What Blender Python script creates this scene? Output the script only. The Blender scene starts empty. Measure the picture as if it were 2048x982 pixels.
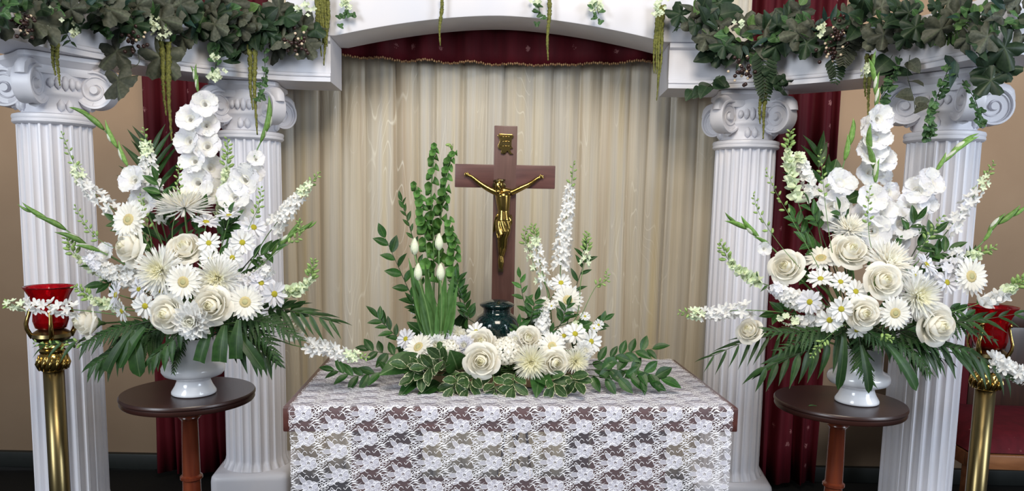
import bpy, bmesh, math, random
from mathutils import Vector as V, Matrix as M, noise

random.seed(7)
PI = math.pi
scene = bpy.context.scene
COL = scene.collection

# ------------------------------------------------------------------ camera
F, CX, CY = 1480.0, 1024.0, 578.0            # focal length and principal point in pixels of the 2048 x 982 frame
PITCH, ROLL, CAMZ = math.radians(6.6), math.radians(1.09), 1.29
FWD = V((0, math.cos(PITCH), -math.sin(PITCH)))
_r, _u = V((1, 0, 0)), V((0, math.sin(PITCH), math.cos(PITCH)))
RGT = _r * math.cos(ROLL) + _u * math.sin(ROLL)
UPV = -_r * math.sin(ROLL) + _u * math.cos(ROLL)
CAM = V((0, 0, CAMZ))
cd = bpy.data.cameras.new('camera')
cam = bpy.data.objects.new('camera', cd)
COL.objects.link(cam)
cam.matrix_world = M(((RGT.x, UPV.x, -FWD.x, 0), (RGT.y, UPV.y, -FWD.y, 0), (RGT.z, UPV.z, -FWD.z, CAMZ), (0, 0, 0, 1)))
cd.sensor_width = 36.0
cd.lens = F / 2048 * 36.0
cd.shift_y = (CY - 491) / 2048
cd.clip_start = 0.02
scene.camera = cam

# ------------------------------------------------------------------ light and exposure
world = bpy.data.worlds.new('room_light')
scene.world = world
world.use_nodes = True
bg = world.node_tree.nodes['Background']
bg.inputs[0].default_value = (0.86, 0.92, 1.0, 1)
bg.inputs[1].default_value = 0.15


def area(name, loc, target, sx, sy, power, color):
    ld = bpy.data.lights.new(name, 'AREA')
    ld.shape = 'RECTANGLE'
    ld.size, ld.size_y, ld.energy, ld.color = sx, sy, power, color
    o = bpy.data.objects.new(name, ld)
    COL.objects.link(o)
    o.location = loc
    o.rotation_euler = (V(target) - V(loc)).to_track_quat('-Z', 'Y').to_euler()
    return o


area('window_light_left', (-3.2, -1.6, 2.3), (-0.2, 2.6, 0.9), 1.6, 2.0, 125, (0.86, 0.93, 1.0))
area('window_light_right', (3.6, -0.4, 2.1), (0.3, 2.6, 0.9), 1.5, 2.0, 95, (0.80, 0.89, 1.0))
area('ceiling_light', (0.2, 0.2, 3.3), (0.0, 2.2, 0.9), 1.2, 1.2, 70, (1.0, 0.90, 0.76))

scene.view_settings.view_transform = 'Standard'
scene.view_settings.look = 'None'
scene.view_settings.exposure = 0.28
scene.view_settings.gamma = 1.0
scene.view_settings.use_curve_mapping = False


# ------------------------------------------------------------------ helpers
def at(px, py, Y):
    """the point of the room at distance Y that lies in direction (px, py)"""
    d = RGT * (px - CX) + UPV * (CY - py) + FWD * F
    return d * (Y / d.y) + CAM


def ppm(p):
    return F / ((V(p) - CAM).dot(FWD))


def catmull(pts, n):
    pts = [V(p) for p in pts]
    if len(pts) == 2:
        return [pts[0].lerp(pts[1], i / n) for i in range(n + 1)]
    P = [pts[0] * 2 - pts[1]] + pts + [pts[-1] * 2 - pts[-2]]
    out = []
    segs = len(pts) - 1
    for i in range(n + 1):
        t = i / n * segs
        k = min(int(t), segs - 1)
        t -= k
        a, b, c, d = P[k], P[k + 1], P[k + 2], P[k + 3]
        out.append(0.5 * ((2 * b) + (c - a) * t + (2 * a - 5 * b + 4 * c - d) * t * t + (3 * b - a - 3 * c + d) * t ** 3))
    return out


class MB:
    def __init__(s):
        s.v, s.f = [], []

    def add(s, verts, faces):
        o = len(s.v)
        s.v += [tuple(p) for p in verts]
        s.f += [tuple(i + o for i in fc) for fc in faces]
        return s

    def tube(s, pts, rad, n=6, cap=True, flat=1.0):
        pts = [V(p) for p in pts]
        if not hasattr(rad, '__len__'):
            rad = [rad] * len(pts)
        vs, fs = [], []
        t0 = (pts[1] - pts[0]).normalized()
        nrm = t0.orthogonal().normalized()
        for i, p in enumerate(pts):
            t = (pts[min(i + 1, len(pts) - 1)] - pts[max(i - 1, 0)])
            t = t.normalized() if t.length > 1e-9 else t0
            nrm = (nrm - t * nrm.dot(t))
            nrm = nrm.normalized() if nrm.length > 1e-6 else t.orthogonal().normalized()
            b = t.cross(nrm)
            for k in range(n):
                a = 2 * PI * k / n
                vs.append(p + nrm * math.cos(a) * rad[i] + b * math.sin(a) * rad[i] * flat)
        for i in range(len(pts) - 1):
            for k in range(n):
                fs.append((i * n + k, i * n + (k + 1) % n, (i + 1) * n + (k + 1) % n, (i + 1) * n + k))
        if cap:
            fs.append(tuple(range(n - 1, -1, -1)))
            fs.append(tuple((len(pts) - 1) * n + k for k in range(n)))
        return s.add(vs, fs)

    def lathe(s, prof, n=24, c=(0, 0, 0), mod=None, axis='Z', cap=True):
        vs, fs = [], []
        for j, (r, z) in enumerate(prof):
            for k in range(n):
                a = 2 * PI * k / n
                rr = r * (mod(a, j) if mod else 1)
                x, y = rr * math.cos(a), rr * math.sin(a)
                p = (x, y, z) if axis == 'Z' else ((x, -z, y) if axis == 'Y' else (z, x, y))
                vs.append((p[0] + c[0], p[1] + c[1], p[2] + c[2]))
        for j in range(len(prof) - 1):
            for k in range(n):
                fs.append((j * n + k, j * n + (k + 1) % n, (j + 1) * n + (k + 1) % n, (j + 1) * n + k))
        if cap:
            fs.append(tuple(range(n - 1, -1, -1)))
            fs.append(tuple((len(prof) - 1) * n + k for k in range(n)))
        return s.add(vs, fs)

    def grid(s, fn, nu, nv, closed_v=False):
        vs = [fn(i / nu, j / nv) for i in range(nu + 1) for j in range(nv + (0 if closed_v else 1))]
        w = nv + (0 if closed_v else 1)
        fs = []
        for i in range(nu):
            for j in range(nv):
                fs.append((i * w + j, (i + 1) * w + j, (i + 1) * w + (j + 1) % w, i * w + (j + 1) % w))
        return s.add(vs, fs)

    def prism(s, poly, y0, y1):
        """poly in (x, z), extruded along y"""
        n = len(poly)
        vs = [(x, y0, z) for x, z in poly] + [(x, y1, z) for x, z in poly]
        fs = [tuple(range(n)), tuple(range(2 * n - 1, n - 1, -1))]
        fs += [(i, i + n, (i + 1) % n + n, (i + 1) % n) for i in range(n)]
        return s.add(vs, fs)

    def box(s, x0, x1, y0, y1, z0, z1):
        return s.prism([(x0, z0), (x1, z0), (x1, z1), (x0, z1)], y0, y1)

    def xf(s, mx):
        s.v = [tuple(mx @ V(p)) for p in s.v]
        return s

    def mesh(s, name, mat=None, smooth=True, bevel=0, seg=2, recalc=True):
        me = bpy.data.meshes.new(name)
        me.from_pydata(s.v, [], s.f)
        if bevel or recalc:
            bm = bmesh.new()
            bm.from_mesh(me)
            if recalc:
                bmesh.ops.recalc_face_normals(bm, faces=bm.faces)
            if bevel:
                ed = [e for e in bm.edges if len(e.link_faces) == 2 and e.calc_face_angle(0) > 0.6]
                bmesh.ops.bevel(bm, geom=ed, offset=bevel, segments=seg, affect='EDGES', profile=0.6)
            bm.to_mesh(me)
            bm.free()
        if smooth:
            me.polygons.foreach_set('use_smooth', [True] * len(me.polygons))
            if smooth == 'auto' or bevel:
                me.set_sharp_from_angle(angle=math.radians(40))
        if mat:
            me.materials.append(mat)
        me.update()
        return me


def inst(name, me, parent=None, mx=None, kind=None):
    o = bpy.data.objects.new(name, me)
    COL.objects.link(o)
    if parent is not None:
        o.parent = parent
    if mx is not None:
        o.matrix_basis = mx
    if kind:
        o['kind'] = kind
    return o


def tag(o, label, cat, group=None):
    o['label'], o['category'] = label, cat
    if group:
        o['group'] = group
    return o


def thing(name, label, cat, loc=(0, 0, 0), group=None, rz=0):
    o = bpy.data.objects.new(name, None)
    COL.objects.link(o)
    o.empty_display_size = 0.05
    o.location = loc
    o.rotation_euler = (0, 0, rz)
    return tag(o, label, cat, group)


def struct(name, me, parent=None):
    o = inst(name, me, parent)
    if parent is None:
        o['kind'] = 'structure'
    return o


def T(x, y=0, z=0):
    return M.Translation(V((x, y, z)) if not isinstance(x, V) else x)


def RX(a): return M.Rotation(a, 4, 'X')
def RY(a): return M.Rotation(a, 4, 'Y')
def RZ(a): return M.Rotation(a, 4, 'Z')


def S(x, y=None, z=None):
    y = x if y is None else y
    z = x if z is None else z
    return M.Diagonal((x, y, z, 1))


def face(n):
    return V(n).normalized().to_track_quat('Z', 'Y').to_matrix().to_4x4()


def align(xdir, up):
    x = V(xdir).normalized()
    z = V(up) - x * V(up).dot(x)
    z = z.normalized() if z.length > 1e-5 else x.orthogonal().normalized()
    y = z.cross(x)
    return M(((x.x, y.x, z.x, 0), (x.y, y.y, z.y, 0), (x.z, y.z, z.z, 0), (0, 0, 0, 1)))


# ------------------------------------------------------------------ materials
class NT:
    def __init__(s, name):
        s.m = bpy.data.materials.new(name)
        s.m.use_nodes = True
        s.t = s.m.node_tree
        s.b = s.t.nodes['Principled BSDF']
        s.out = s.t.nodes['Material Output']

    def n(s, typ, **kw):
        nd = s.t.nodes.new(typ)
        for k, v in kw.items():
            if k.startswith('i_'):
                key = k[2:]
                nd.inputs[int(key) if key.isdigit() else key.replace('_', ' ')].default_value = v
            else:
                setattr(nd, k, v)
        return nd

    def l(s, a, b):
        s.t.links.new(a, b)

    def coord(s, sc=(1, 1, 1), kind='Object'):
        tc = s.n('ShaderNodeTexCoord')
        mp = s.n('ShaderNodeMapping')
        mp.inputs['Scale'].default_value = sc
        s.l(tc.outputs[kind], mp.inputs[0])
        return mp.outputs[0]

    def ramp(s, fac, stops, interp='LINEAR'):
        r = s.n('ShaderNodeValToRGB')
        r.color_ramp.interpolation = interp
        e = r.color_ramp.elements
        while len(e) < len(stops):
            e.new(0.5)
        for k, (p, c) in enumerate(stops):
            e[k].position = p
            e[k].color = (*c, 1) if len(c) == 3 else c
        s.l(fac, r.inputs[0])
        return r.outputs[0]

    def bump(s, h, strength=0.2, dist=0.002):
        b = s.n('ShaderNodeBump')
        b.inputs['Strength'].default_value = strength
        b.inputs['Distance'].default_value = dist
        s.l(h, b.inputs['Height'])
        s.l(b.outputs[0], s.b.inputs['Normal'])


def plain(name, c, rough=0.5, var=0.12, scale=40, metal=0, spec=0.5, trans=0.0, coat=0, bump=0, sc=(1, 1, 1), c2=None, island=0.0):
    """noise-varied principled material; trans mixes in translucent light for petals and leaves"""
    t = NT(name)
    b = t.b
    b.inputs['Roughness'].default_value = rough
    b.inputs['Metallic'].default_value = metal
    b.inputs['Specular IOR Level'].default_value = spec
    b.inputs['Coat Weight'].default_value = coat
    b.inputs['Coat Roughness'].default_value = 0.08
    nz = t.n('ShaderNodeTexNoise', i_Scale=scale, i_Detail=3.0)
    t.l(t.coord(sc), nz.inputs['Vector'])
    lo = tuple(max(0, x * (1 - var)) for x in c)
    hi = c2 or tuple(min(1, x * (1 + var)) for x in c)
    col = t.ramp(nz.outputs['Fac'], [(0.3, lo), (0.7, hi)])
    if island:
        oi = t.n('ShaderNodeObjectInfo')
        mr = t.n('ShaderNodeMapRange')
        mr.inputs['To Min'].default_value, mr.inputs['To Max'].default_value = 1 - island, 1 + island
        t.l(oi.outputs['Random'], mr.inputs['Value'])
        hs = t.n('ShaderNodeHueSaturation')
        t.l(mr.outputs[0], hs.inputs['Value'])
        t.l(col, hs.inputs['Color'])
        col = hs.outputs[0]
    t.l(col, b.inputs['Base Color'])
    if bump:
        t.bump(nz.outputs['Fac'], bump)
    if trans:
        tr = t.n('ShaderNodeBsdfTranslucent')
        t.l(col, tr.inputs[0])
        mx = t.n('ShaderNodeMixShader')
        mx.inputs[0].default_value = trans
        t.l(b.outputs[0], mx.inputs[1])
        t.l(tr.outputs[0], mx.inputs[2])
        t.l(mx.outputs[0], t.out.inputs[0])
    return t.m


def leaf_mat(name, c, c2, rough=0.42, trans=0.15, edge=None, vein=0.25):
    """leaf blade with a paler midrib along local x; edge = colour of a variegated margin (uses UV-free generated coordinates)"""
    t = NT(name)
    b = t.b
    b.inputs['Roughness'].default_value = rough
    b.inputs['Specular IOR Level'].default_value = 0.3
    c, c2 = tuple(x * 0.72 for x in c), tuple(x * 0.72 for x in c2)
    nz = t.n('ShaderNodeTexNoise', i_Scale=9.0, i_Detail=4.0)
    t.l(t.coord((1, 1, 1)), nz.inputs['Vector'])
    col = t.ramp(nz.outputs['Fac'], [(0.3, c), (0.72, c2)])
    oi = t.n('ShaderNodeObjectInfo')
    mr = t.n('ShaderNodeMapRange')
    mr.inputs['To Min'].default_value, mr.inputs['To Max'].default_value = 0.7, 1.3
    t.l(oi.outputs['Random'], mr.inputs['Value'])
    hs = t.n('ShaderNodeHueSaturation')
    t.l(mr.outputs[0], hs.inputs['Value'])
    t.l(col, hs.inputs['Color'])
    col = hs.outputs[0]
    g = t.n('ShaderNodeTexCoord')
    sp = t.n('ShaderNodeSeparateXYZ')
    t.l(g.outputs['Generated'], sp.inputs[0])
    d = t.n('ShaderNodeMath', operation='SUBTRACT')
    t.l(sp.outputs['Y'], d.inputs[0])
    d.inputs[1].default_value = 0.5
    a = t.n('ShaderNodeMath', operation='ABSOLUTE')
    t.l(d.outputs[0], a.inputs[0])
    mid = t.ramp(a.outputs[0], [(0.0, (vein,) * 3), (0.035, (0, 0, 0))])
    mx = t.n('ShaderNodeMix', data_type='RGBA')
    t.l(mid, mx.inputs[0])
    t.l(col, mx.inputs[6])
    mx.inputs[7].default_value = (0.42, 0.55, 0.28, 1)
    col = mx.outputs[2]
    if edge:
        at_ = t.n('ShaderNodeAttribute', attribute_name='rim')
        nn = t.n('ShaderNodeMath', operation='MULTIPLY_ADD')
        t.l(nz.outputs['Fac'], nn.inputs[0])
        nn.inputs[1].default_value = 0.35
        t.l(at_.outputs['Fac'], nn.inputs[2])
        k = t.ramp(nn.outputs[0], [(0.92, (0, 0, 0)), (0.99, (1, 1, 1))])
        m2 = t.n('ShaderNodeMix', data_type='RGBA')
        t.l(k, m2.inputs[0])
        t.l(col, m2.inputs[6])
        m2.inputs[7].default_value = (*edge, 1)
        col = m2.outputs[2]
    t.l(col, b.inputs['Base Color'])
    tr = t.n('ShaderNodeBsdfTranslucent')
    t.l(col, tr.inputs[0])
    ms = t.n('ShaderNodeMixShader')
    ms.inputs[0].default_value = trans
    t.l(b.outputs[0], ms.inputs[1])
    t.l(tr.outputs[0], ms.inputs[2])
    t.l(ms.outputs[0], t.out.inputs[0])
    return t.m


def wood_mat(name, c1, c2, rough=0.3, sc=(3, 40, 40), coat=0.3):
    t = NT(name)
    t.b.inputs['Roughness'].default_value = rough
    t.b.inputs['Coat Weight'].default_value = coat
    t.b.inputs['Coat Roughness'].default_value = 0.15
    nz = t.n('ShaderNodeTexNoise', i_Scale=1.0, i_Detail=6.0, i_Distortion=0.6)
    t.l(t.coord(sc), nz.inputs['Vector'])
    t.l(t.ramp(nz.outputs['Fac'], [(0.3, c1), (0.7, c2)]), t.b.inputs['Base Color'])
    return t.m


def curtain_mat():
    """cream moire silk: vertical shade changes by fold and watermark lines"""
    t = NT('cream_moire_silk')
    t.b.inputs['Roughness'].default_value = 0.45
    t.b.inputs['Sheen Weight'].default_value = 0.25
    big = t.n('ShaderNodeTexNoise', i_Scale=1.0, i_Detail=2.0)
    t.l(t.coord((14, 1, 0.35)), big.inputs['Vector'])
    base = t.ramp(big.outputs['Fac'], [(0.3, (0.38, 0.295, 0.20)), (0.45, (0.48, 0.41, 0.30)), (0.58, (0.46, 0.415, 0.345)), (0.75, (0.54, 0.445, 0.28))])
    w = t.n('ShaderNodeTexNoise', i_Scale=1.0, i_Detail=1.5, i_Distortion=0.35)
    t.l(t.coord((9, 1, 1.15)), w.inputs['Vector'])
    m = t.n('ShaderNodeMath', operation='MULTIPLY')
    t.l(w.outputs['Fac'], m.inputs[0])
    m.inputs[1].default_value = 22.0
    fr = t.n('ShaderNodeMath', operation='FRACT')
    t.l(m.outputs[0], fr.inputs[0])
    line = t.ramp(fr.outputs[0], [(0.0, (0, 0, 0)), (0.42, (0, 0, 0)), (0.5, (1, 1, 1)), (0.58, (0, 0, 0)), (1, (0, 0, 0))])
    patch = t.n('ShaderNodeTexNoise', i_Scale=1.0, i_Detail=2.0)
    t.l(t.coord((7, 1, 2.2)), patch.inputs['Vector'])
    pm = t.ramp(patch.outputs['Fac'], [(0.47, (0, 0, 0)), (0.66, (0.6, 0.6, 0.6))])
    mm = t.n('ShaderNodeMath', operation='MULTIPLY')
    t.l(line, mm.inputs[0])
    t.l(pm, mm.inputs[1])
    fine = t.n('ShaderNodeTexNoise', i_Scale=1.0, i_Detail=2.0)
    t.l(t.coord((260, 1, 3)), fine.inputs['Vector'])
    fm = t.ramp(fine.outputs['Fac'], [(0.35, (0.93,) * 3), (0.65, (1.05,) * 3)])
    mul = t.n('ShaderNodeMix', data_type='RGBA', blend_type='MULTIPLY')
    mul.inputs[0].default_value = 1.0
    t.l(base, mul.inputs[6])
    t.l(fm, mul.inputs[7])
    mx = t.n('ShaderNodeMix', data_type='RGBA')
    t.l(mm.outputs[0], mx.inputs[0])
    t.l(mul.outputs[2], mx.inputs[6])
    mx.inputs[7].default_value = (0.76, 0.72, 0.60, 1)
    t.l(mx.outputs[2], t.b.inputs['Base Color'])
    return t.m


def red_mat(name, c=(0.072, 0.0035, 0.008), motif=(0.34, 0.15, 0.15), sc=(11, 11, 11), thr=0.14):
    """wine-red brocade with a sparse small woven sprig"""
    t = NT(name)
    t.b.inputs['Roughness'].default_value = 0.7
    t.b.inputs['Specular IOR Level'].default_value = 0.2
    nz = t.n('ShaderNodeTexNoise', i_Scale=1.0, i_Detail=3.0)
    t.l(t.coord((30, 30, 3)), nz.inputs['Vector'])
    base = t.ramp(nz.outputs['Fac'], [(0.3, tuple(x * 0.8 for x in c)), (0.7, tuple(x * 1.2 for x in c))])
    vo = t.n('ShaderNodeTexVoronoi', i_Scale=1.0, i_Randomness=0.35)
    t.l(t.coord(sc), vo.inputs['Vector'])
    n2 = t.n('ShaderNodeTexNoise', i_Scale=160.0, i_Detail=1.0)
    t.l(t.coord((1, 1, 1)), n2.inputs['Vector'])
    ad = t.n('ShaderNodeMath', operation='MULTIPLY_ADD')
    t.l(n2.outputs['Fac'], ad.inputs[0])
    ad.inputs[1].default_value = 0.35
    t.l(vo.outputs['Distance'], ad.inputs[2])
    k = t.ramp(ad.outputs[0], [(thr + 0.12, (0.7,) * 3), (thr + 0.16, (0, 0, 0))])
    mx = t.n('ShaderNodeMix', data_type='RGBA')
    t.l(k, mx.inputs[0])
    t.l(base, mx.inputs[6])
    mx.inputs[7].default_value = (*motif, 1)
    t.l(mx.outputs[2], t.b.inputs['Base Color'])
    return t.m


def sheer_mat(name, c, alpha, rough=0.8):
    t = NT(name)
    t.b.inputs['Roughness'].default_value = rough
    nz = t.n('ShaderNodeTexNoise', i_Scale=300.0)
    t.l(t.coord(), nz.inputs['Vector'])
    t.l(t.ramp(nz.outputs['Fac'], [(0.3, tuple(x * 0.94 for x in c)), (0.7, c)]), t.b.inputs['Base Color'])
    t.b.inputs['Alpha'].default_value = alpha
    return t.m


def urn_mat():
    t = NT('speckled_green_enamel')
    t.b.inputs['Roughness'].default_value = 0.13
    t.b.inputs['Coat Weight'].default_value = 0.25
    vo = t.n('ShaderNodeTexNoise', i_Scale=330.0, i_Detail=2.0)
    t.l(t.coord(), vo.inputs['Vector'])
    t.l(t.ramp(vo.outputs['Fac'], [(0.42, (0.002, 0.009, 0.010)), (0.58, (0.005, 0.020, 0.021)), (0.72, (0.035, 0.085, 0.078))]), t.b.inputs['Base Color'])
    return t.m


def plaster(name, c, c2, sc=3.0):
    t = NT(name)
    t.b.inputs['Roughness'].default_value = 0.85
    nz = t.n('ShaderNodeTexNoise', i_Scale=sc, i_Detail=5.0)
    t.l(t.coord(), nz.inputs['Vector'])
    t.l(t.ramp(nz.outputs['Fac'], [(0.35, c), (0.7, c2)]), t.b.inputs['Base Color'])
    n2 = t.n('ShaderNodeTexNoise', i_Scale=120.0, i_Detail=3.0)
    t.l(t.coord(), n2.inputs['Vector'])
    t.bump(n2.outputs['Fac'], 0.08)
    return t.m


MT = {}
MT['wall'] = plaster('tan_plaster', (0.43, 0.28, 0.172), (0.48, 0.32, 0.20))
MT['black'] = plain('black_painted_wood', (0.008, 0.010, 0.009), 0.5)
MT['floor'] = plain('dark_carpet', (0.012, 0.014, 0.013), 0.95, 0.4, 200)
MT['resin'] = plain('white_resin', (0.635, 0.64, 0.705), 0.42, 0.03, 5, c2=(0.68, 0.66, 0.69))
MT['curtain'] = curtain_mat()
MT['red'] = red_mat('wine_red_brocade')
MT['red_seat'] = red_mat('wine_red_seat_brocade', (0.075, 0.004, 0.009), (0.30, 0.13, 0.12), (26, 26, 26), 0.12)
MT['trim'] = plain('gold_and_red_braid', (0.16, 0.03, 0.02), 0.6, 0.1, 160, c2=(0.50, 0.32, 0.14))
MT['mahogany'] = wood_mat('dark_mahogany', (0.014, 0.0045, 0.0035), (0.034, 0.010, 0.007), 0.36, (6, 6, 60), 0.08)
MT['mahogany_red'] = wood_mat('red_mahogany', (0.075, 0.013, 0.006), (0.15, 0.032, 0.012), 0.25, (50, 50, 4))
MT['table'] = wood_mat('table_wood', (0.055, 0.016, 0.013), (0.10, 0.032, 0.024), 0.35, (5, 40, 40))
MT['cross'] = wood_mat('walnut', (0.072, 0.031, 0.025), (0.118, 0.055, 0.044), 0.38, (60, 60, 5), 0.15)
MT['cross_arm'] = wood_mat('walnut_across', (0.070, 0.027, 0.024), (0.120, 0.050, 0.042), 0.38, (5, 60, 60), 0.15)
MT['chairwood'] = wood_mat('chair_oak', (0.15, 0.055, 0.02), (0.26, 0.11, 0.045), 0.35, (6, 30, 30))
MT['chairdark'] = wood_mat('chair_dark_wood', (0.022, 0.009, 0.006), (0.045, 0.018, 0.011), 0.4, (30, 30, 4))
MT['brass'] = plain('polished_brass', (0.46, 0.31, 0.095), 0.14, 0.08, 30, 1.0)
MT['brass_old'] = plain('aged_brass', (0.20, 0.155, 0.072), 0.30, 0.18, 14, 1.0, sc=(1, 1, 0.2))
MT['bronze'] = plain('figure_brass', (0.34, 0.225, 0.065), 0.17, 0.12, 60, 1.0)
MT['silver'] = plain('silver_band', (0.75, 0.72, 0.70), 0.2, 0.05, 30, 1.0)
MT['urn'] = urn_mat()
MT['vase'] = plain('white_glazed_ceramic', (0.80, 0.81, 0.85), 0.16, 0.02, 6, coat=0.4)
MT['net'] = sheer_mat('lace_net', (0.80, 0.78, 0.90), 0.08)
MT['net2'] = sheer_mat('brightening_veil', (0.74, 0.73, 0.84), 0.42)  # for the extra sheet that whitens the table top
MT['lace_fill'] = sheer_mat('lace_fill', (0.80, 0.80, 0.92), 0.50)
MT['lace_thread'] = plain('lace_thread', (0.90, 0.90, 0.95), 0.85, 0.03, 300)
MT['basket'] = wood_mat('tan_wood_tray', (0.26, 0.16, 0.08), (0.40, 0.27, 0.15), 0.6, (8, 60, 60), 0)
g = NT('ruby_glass')
g.b.inputs['Base Color'].default_value = (0.55, 0.004, 0.012, 1)
g.b.inputs['Roughness'].default_value = 0.06
g.b.inputs['Transmission Weight'].default_value = 0.85
g.b.inputs['IOR'].default_value = 1.35
_n = g.n('ShaderNodeTexNoise', i_Scale=25.0)
g.l(g.coord(), _n.inputs['Vector'])
g.l(g.ramp(_n.outputs['Fac'], [(0.3, (0.45, 0.003, 0.01)), (0.7, (0.62, 0.006, 0.016))]), g.b.inputs['Base Color'])
MT['ruby'] = g.m

WH = (0.86, 0.86, 0.86)
MT['p_white'] = plain('white_petal', (0.91, 0.91, 0.90), 0.55, 0.04, 12, trans=0.42, island=0.04)
MT['p_lav'] = plain('cool_white_petal', (0.87, 0.87, 0.92), 0.55, 0.05, 12, trans=0.42, island=0.05)
MT['p_cream'] = plain('cream_petal', (0.96, 0.95, 0.88), 0.55, 0.03, 10, trans=0.6, island=0.04)
MT['p_rose'] = plain('ivory_rose_petal', (0.97, 0.945, 0.87), 0.5, 0.03, 8, trans=0.45, island=0.03)
MT['p_core'] = plain('yellow_cream_petal', (0.95, 0.925, 0.77), 0.5, 0.04, 8, trans=0.45, island=0.03)
MT['p_yel'] = plain('pale_yellow_petal', (0.96, 0.94, 0.78), 0.55, 0.04, 10, trans=0.6)
MT['p_green'] = plain('greenish_white_petal', (0.72, 0.80, 0.58), 0.55, 0.10, 14, trans=0.22, island=0.08)
MT['g_eye'] = plain('gerbera_eye', (0.68, 0.57, 0.28), 0.8, 0.2, 160, bump=0.8)
MT['g_core'] = plain('gerbera_core', (0.58, 0.55, 0.28), 0.8, 0.2, 200, bump=0.8)
MT['d_eye'] = plain('daisy_eye', (0.52, 0.46, 0.03), 0.8, 0.25, 160, bump=0.8)
MT['stem'] = plain('green_stem', (0.10, 0.19, 0.055), 0.5, 0.2, 30)
MT['stem_dark'] = plain('dark_stem', (0.035, 0.05, 0.022), 0.6, 0.2, 30)
MT['bud'] = plain('lime_bud', (0.25, 0.38, 0.11), 0.5, 0.15, 30, trans=0.1, island=0.12)
MT['sheath'] = leaf_mat('gladiolus_sheath', (0.14, 0.32, 0.055), (0.30, 0.50, 0.14), 0.4, 0.2, vein=0.05)
MT['bells'] = leaf_mat('bell_calyx', (0.10, 0.27, 0.055), (0.20, 0.42, 0.11), 0.45, 0.3, vein=0.05)
MT['palm'] = leaf_mat('palm_green', (0.012, 0.044, 0.008), (0.026, 0.080, 0.014), 0.45, 0.12, vein=0.12)
MT['fern'] = leaf_mat('fern_green', (0.013, 0.048, 0.009), (0.027, 0.085, 0.016), 0.55, 0.12, vein=0.15)
MT['ruscus'] = leaf_mat('ruscus_green', (0.016, 0.066, 0.011), (0.034, 0.115, 0.020), 0.42, 0.12, vein=0.15)
MT['myrtle'] = leaf_mat('myrtle_green', (0.05, 0.16, 0.03), (0.09, 0.25, 0.05), 0.4, 0.2)
MT['salal'] = leaf_mat('salal_green', (0.025, 0.085, 0.016), (0.055, 0.15, 0.030), 0.45, 0.12, vein=0.3)
MT['tulipleaf'] = leaf_mat('tulip_leaf_green', (0.075, 0.19, 0.045), (0.13, 0.28, 0.08), 0.45, 0.15, vein=0.05)
MT['varieg'] = leaf_mat('variegated_leaf', (0.028, 0.075, 0.020), (0.075, 0.15, 0.045), 0.45, 0.12, edge=(0.66, 0.66, 0.44))
MT['gl_grey'] = leaf_mat('grey_green_leaf', (0.050, 0.060, 0.040), (0.115, 0.120, 0.085), 0.6, 0.08, vein=0.07)
MT['gl_dark'] = leaf_mat('dark_green_leaf', (0.014, 0.036, 0.016), (0.032, 0.064, 0.028), 0.5, 0.08, vein=0.07)
MT['gl_blue'] = leaf_mat('blue_green_leaf', (0.014, 0.045, 0.036), (0.032, 0.075, 0.058), 0.5, 0.08, vein=0.07)
MT['gl_mid'] = leaf_mat('mid_green_leaf', (0.04, 0.11, 0.035), (0.085, 0.18, 0.06), 0.5, 0.12, vein=0.25)
MT['gl_light'] = leaf_mat('light_green_leaf', (0.12, 0.24, 0.07), (0.20, 0.34, 0.11), 0.5, 0.15, vein=0.2)
MT['amaranth'] = plain('moss_green_tassel', (0.085, 0.095, 0.014), 0.8, 0.35, 160, c2=(0.19, 0.19, 0.035), bump=0.6)
MT['berry_dark'] = plain('dark_berry', (0.030, 0.012, 0.010), 0.35, 0.3, 40)
MT['berry_pale'] = plain('cream_berry', (0.62, 0.50, 0.36), 0.4, 0.2, 40)
MT['tulip'] = plain('tulip_bud_white', (0.66, 0.74, 0.48), 0.5, 0.06, 10, trans=0.15, c2=(0.82, 0.84, 0.70))

# ================================================================== THE SETTING
X0 = -0.062                                    # axis of the arch
struct('wall_back', MB().box(-4.2, 4.2, 3.42, 3.54, 0, 3.4).mesh('wall_back', MT['wall']))
struct('floor', MB().box(-4.2, 4.2, -3.0, 3.54, -0.06, 0).mesh('floor', MT['floor']))
bb = MB().prism([(-4.2, 0.0), (4.2, 0.0), (4.2, 0.02), (-4.2, 0.02)], 3.38, 3.42)
struct('baseboard_back', MB().box(-4.2, 4.2, 3.39, 3.42, 0.001, 0.075).mesh('baseboard_back', MT['black'], bevel=0.004))


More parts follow.
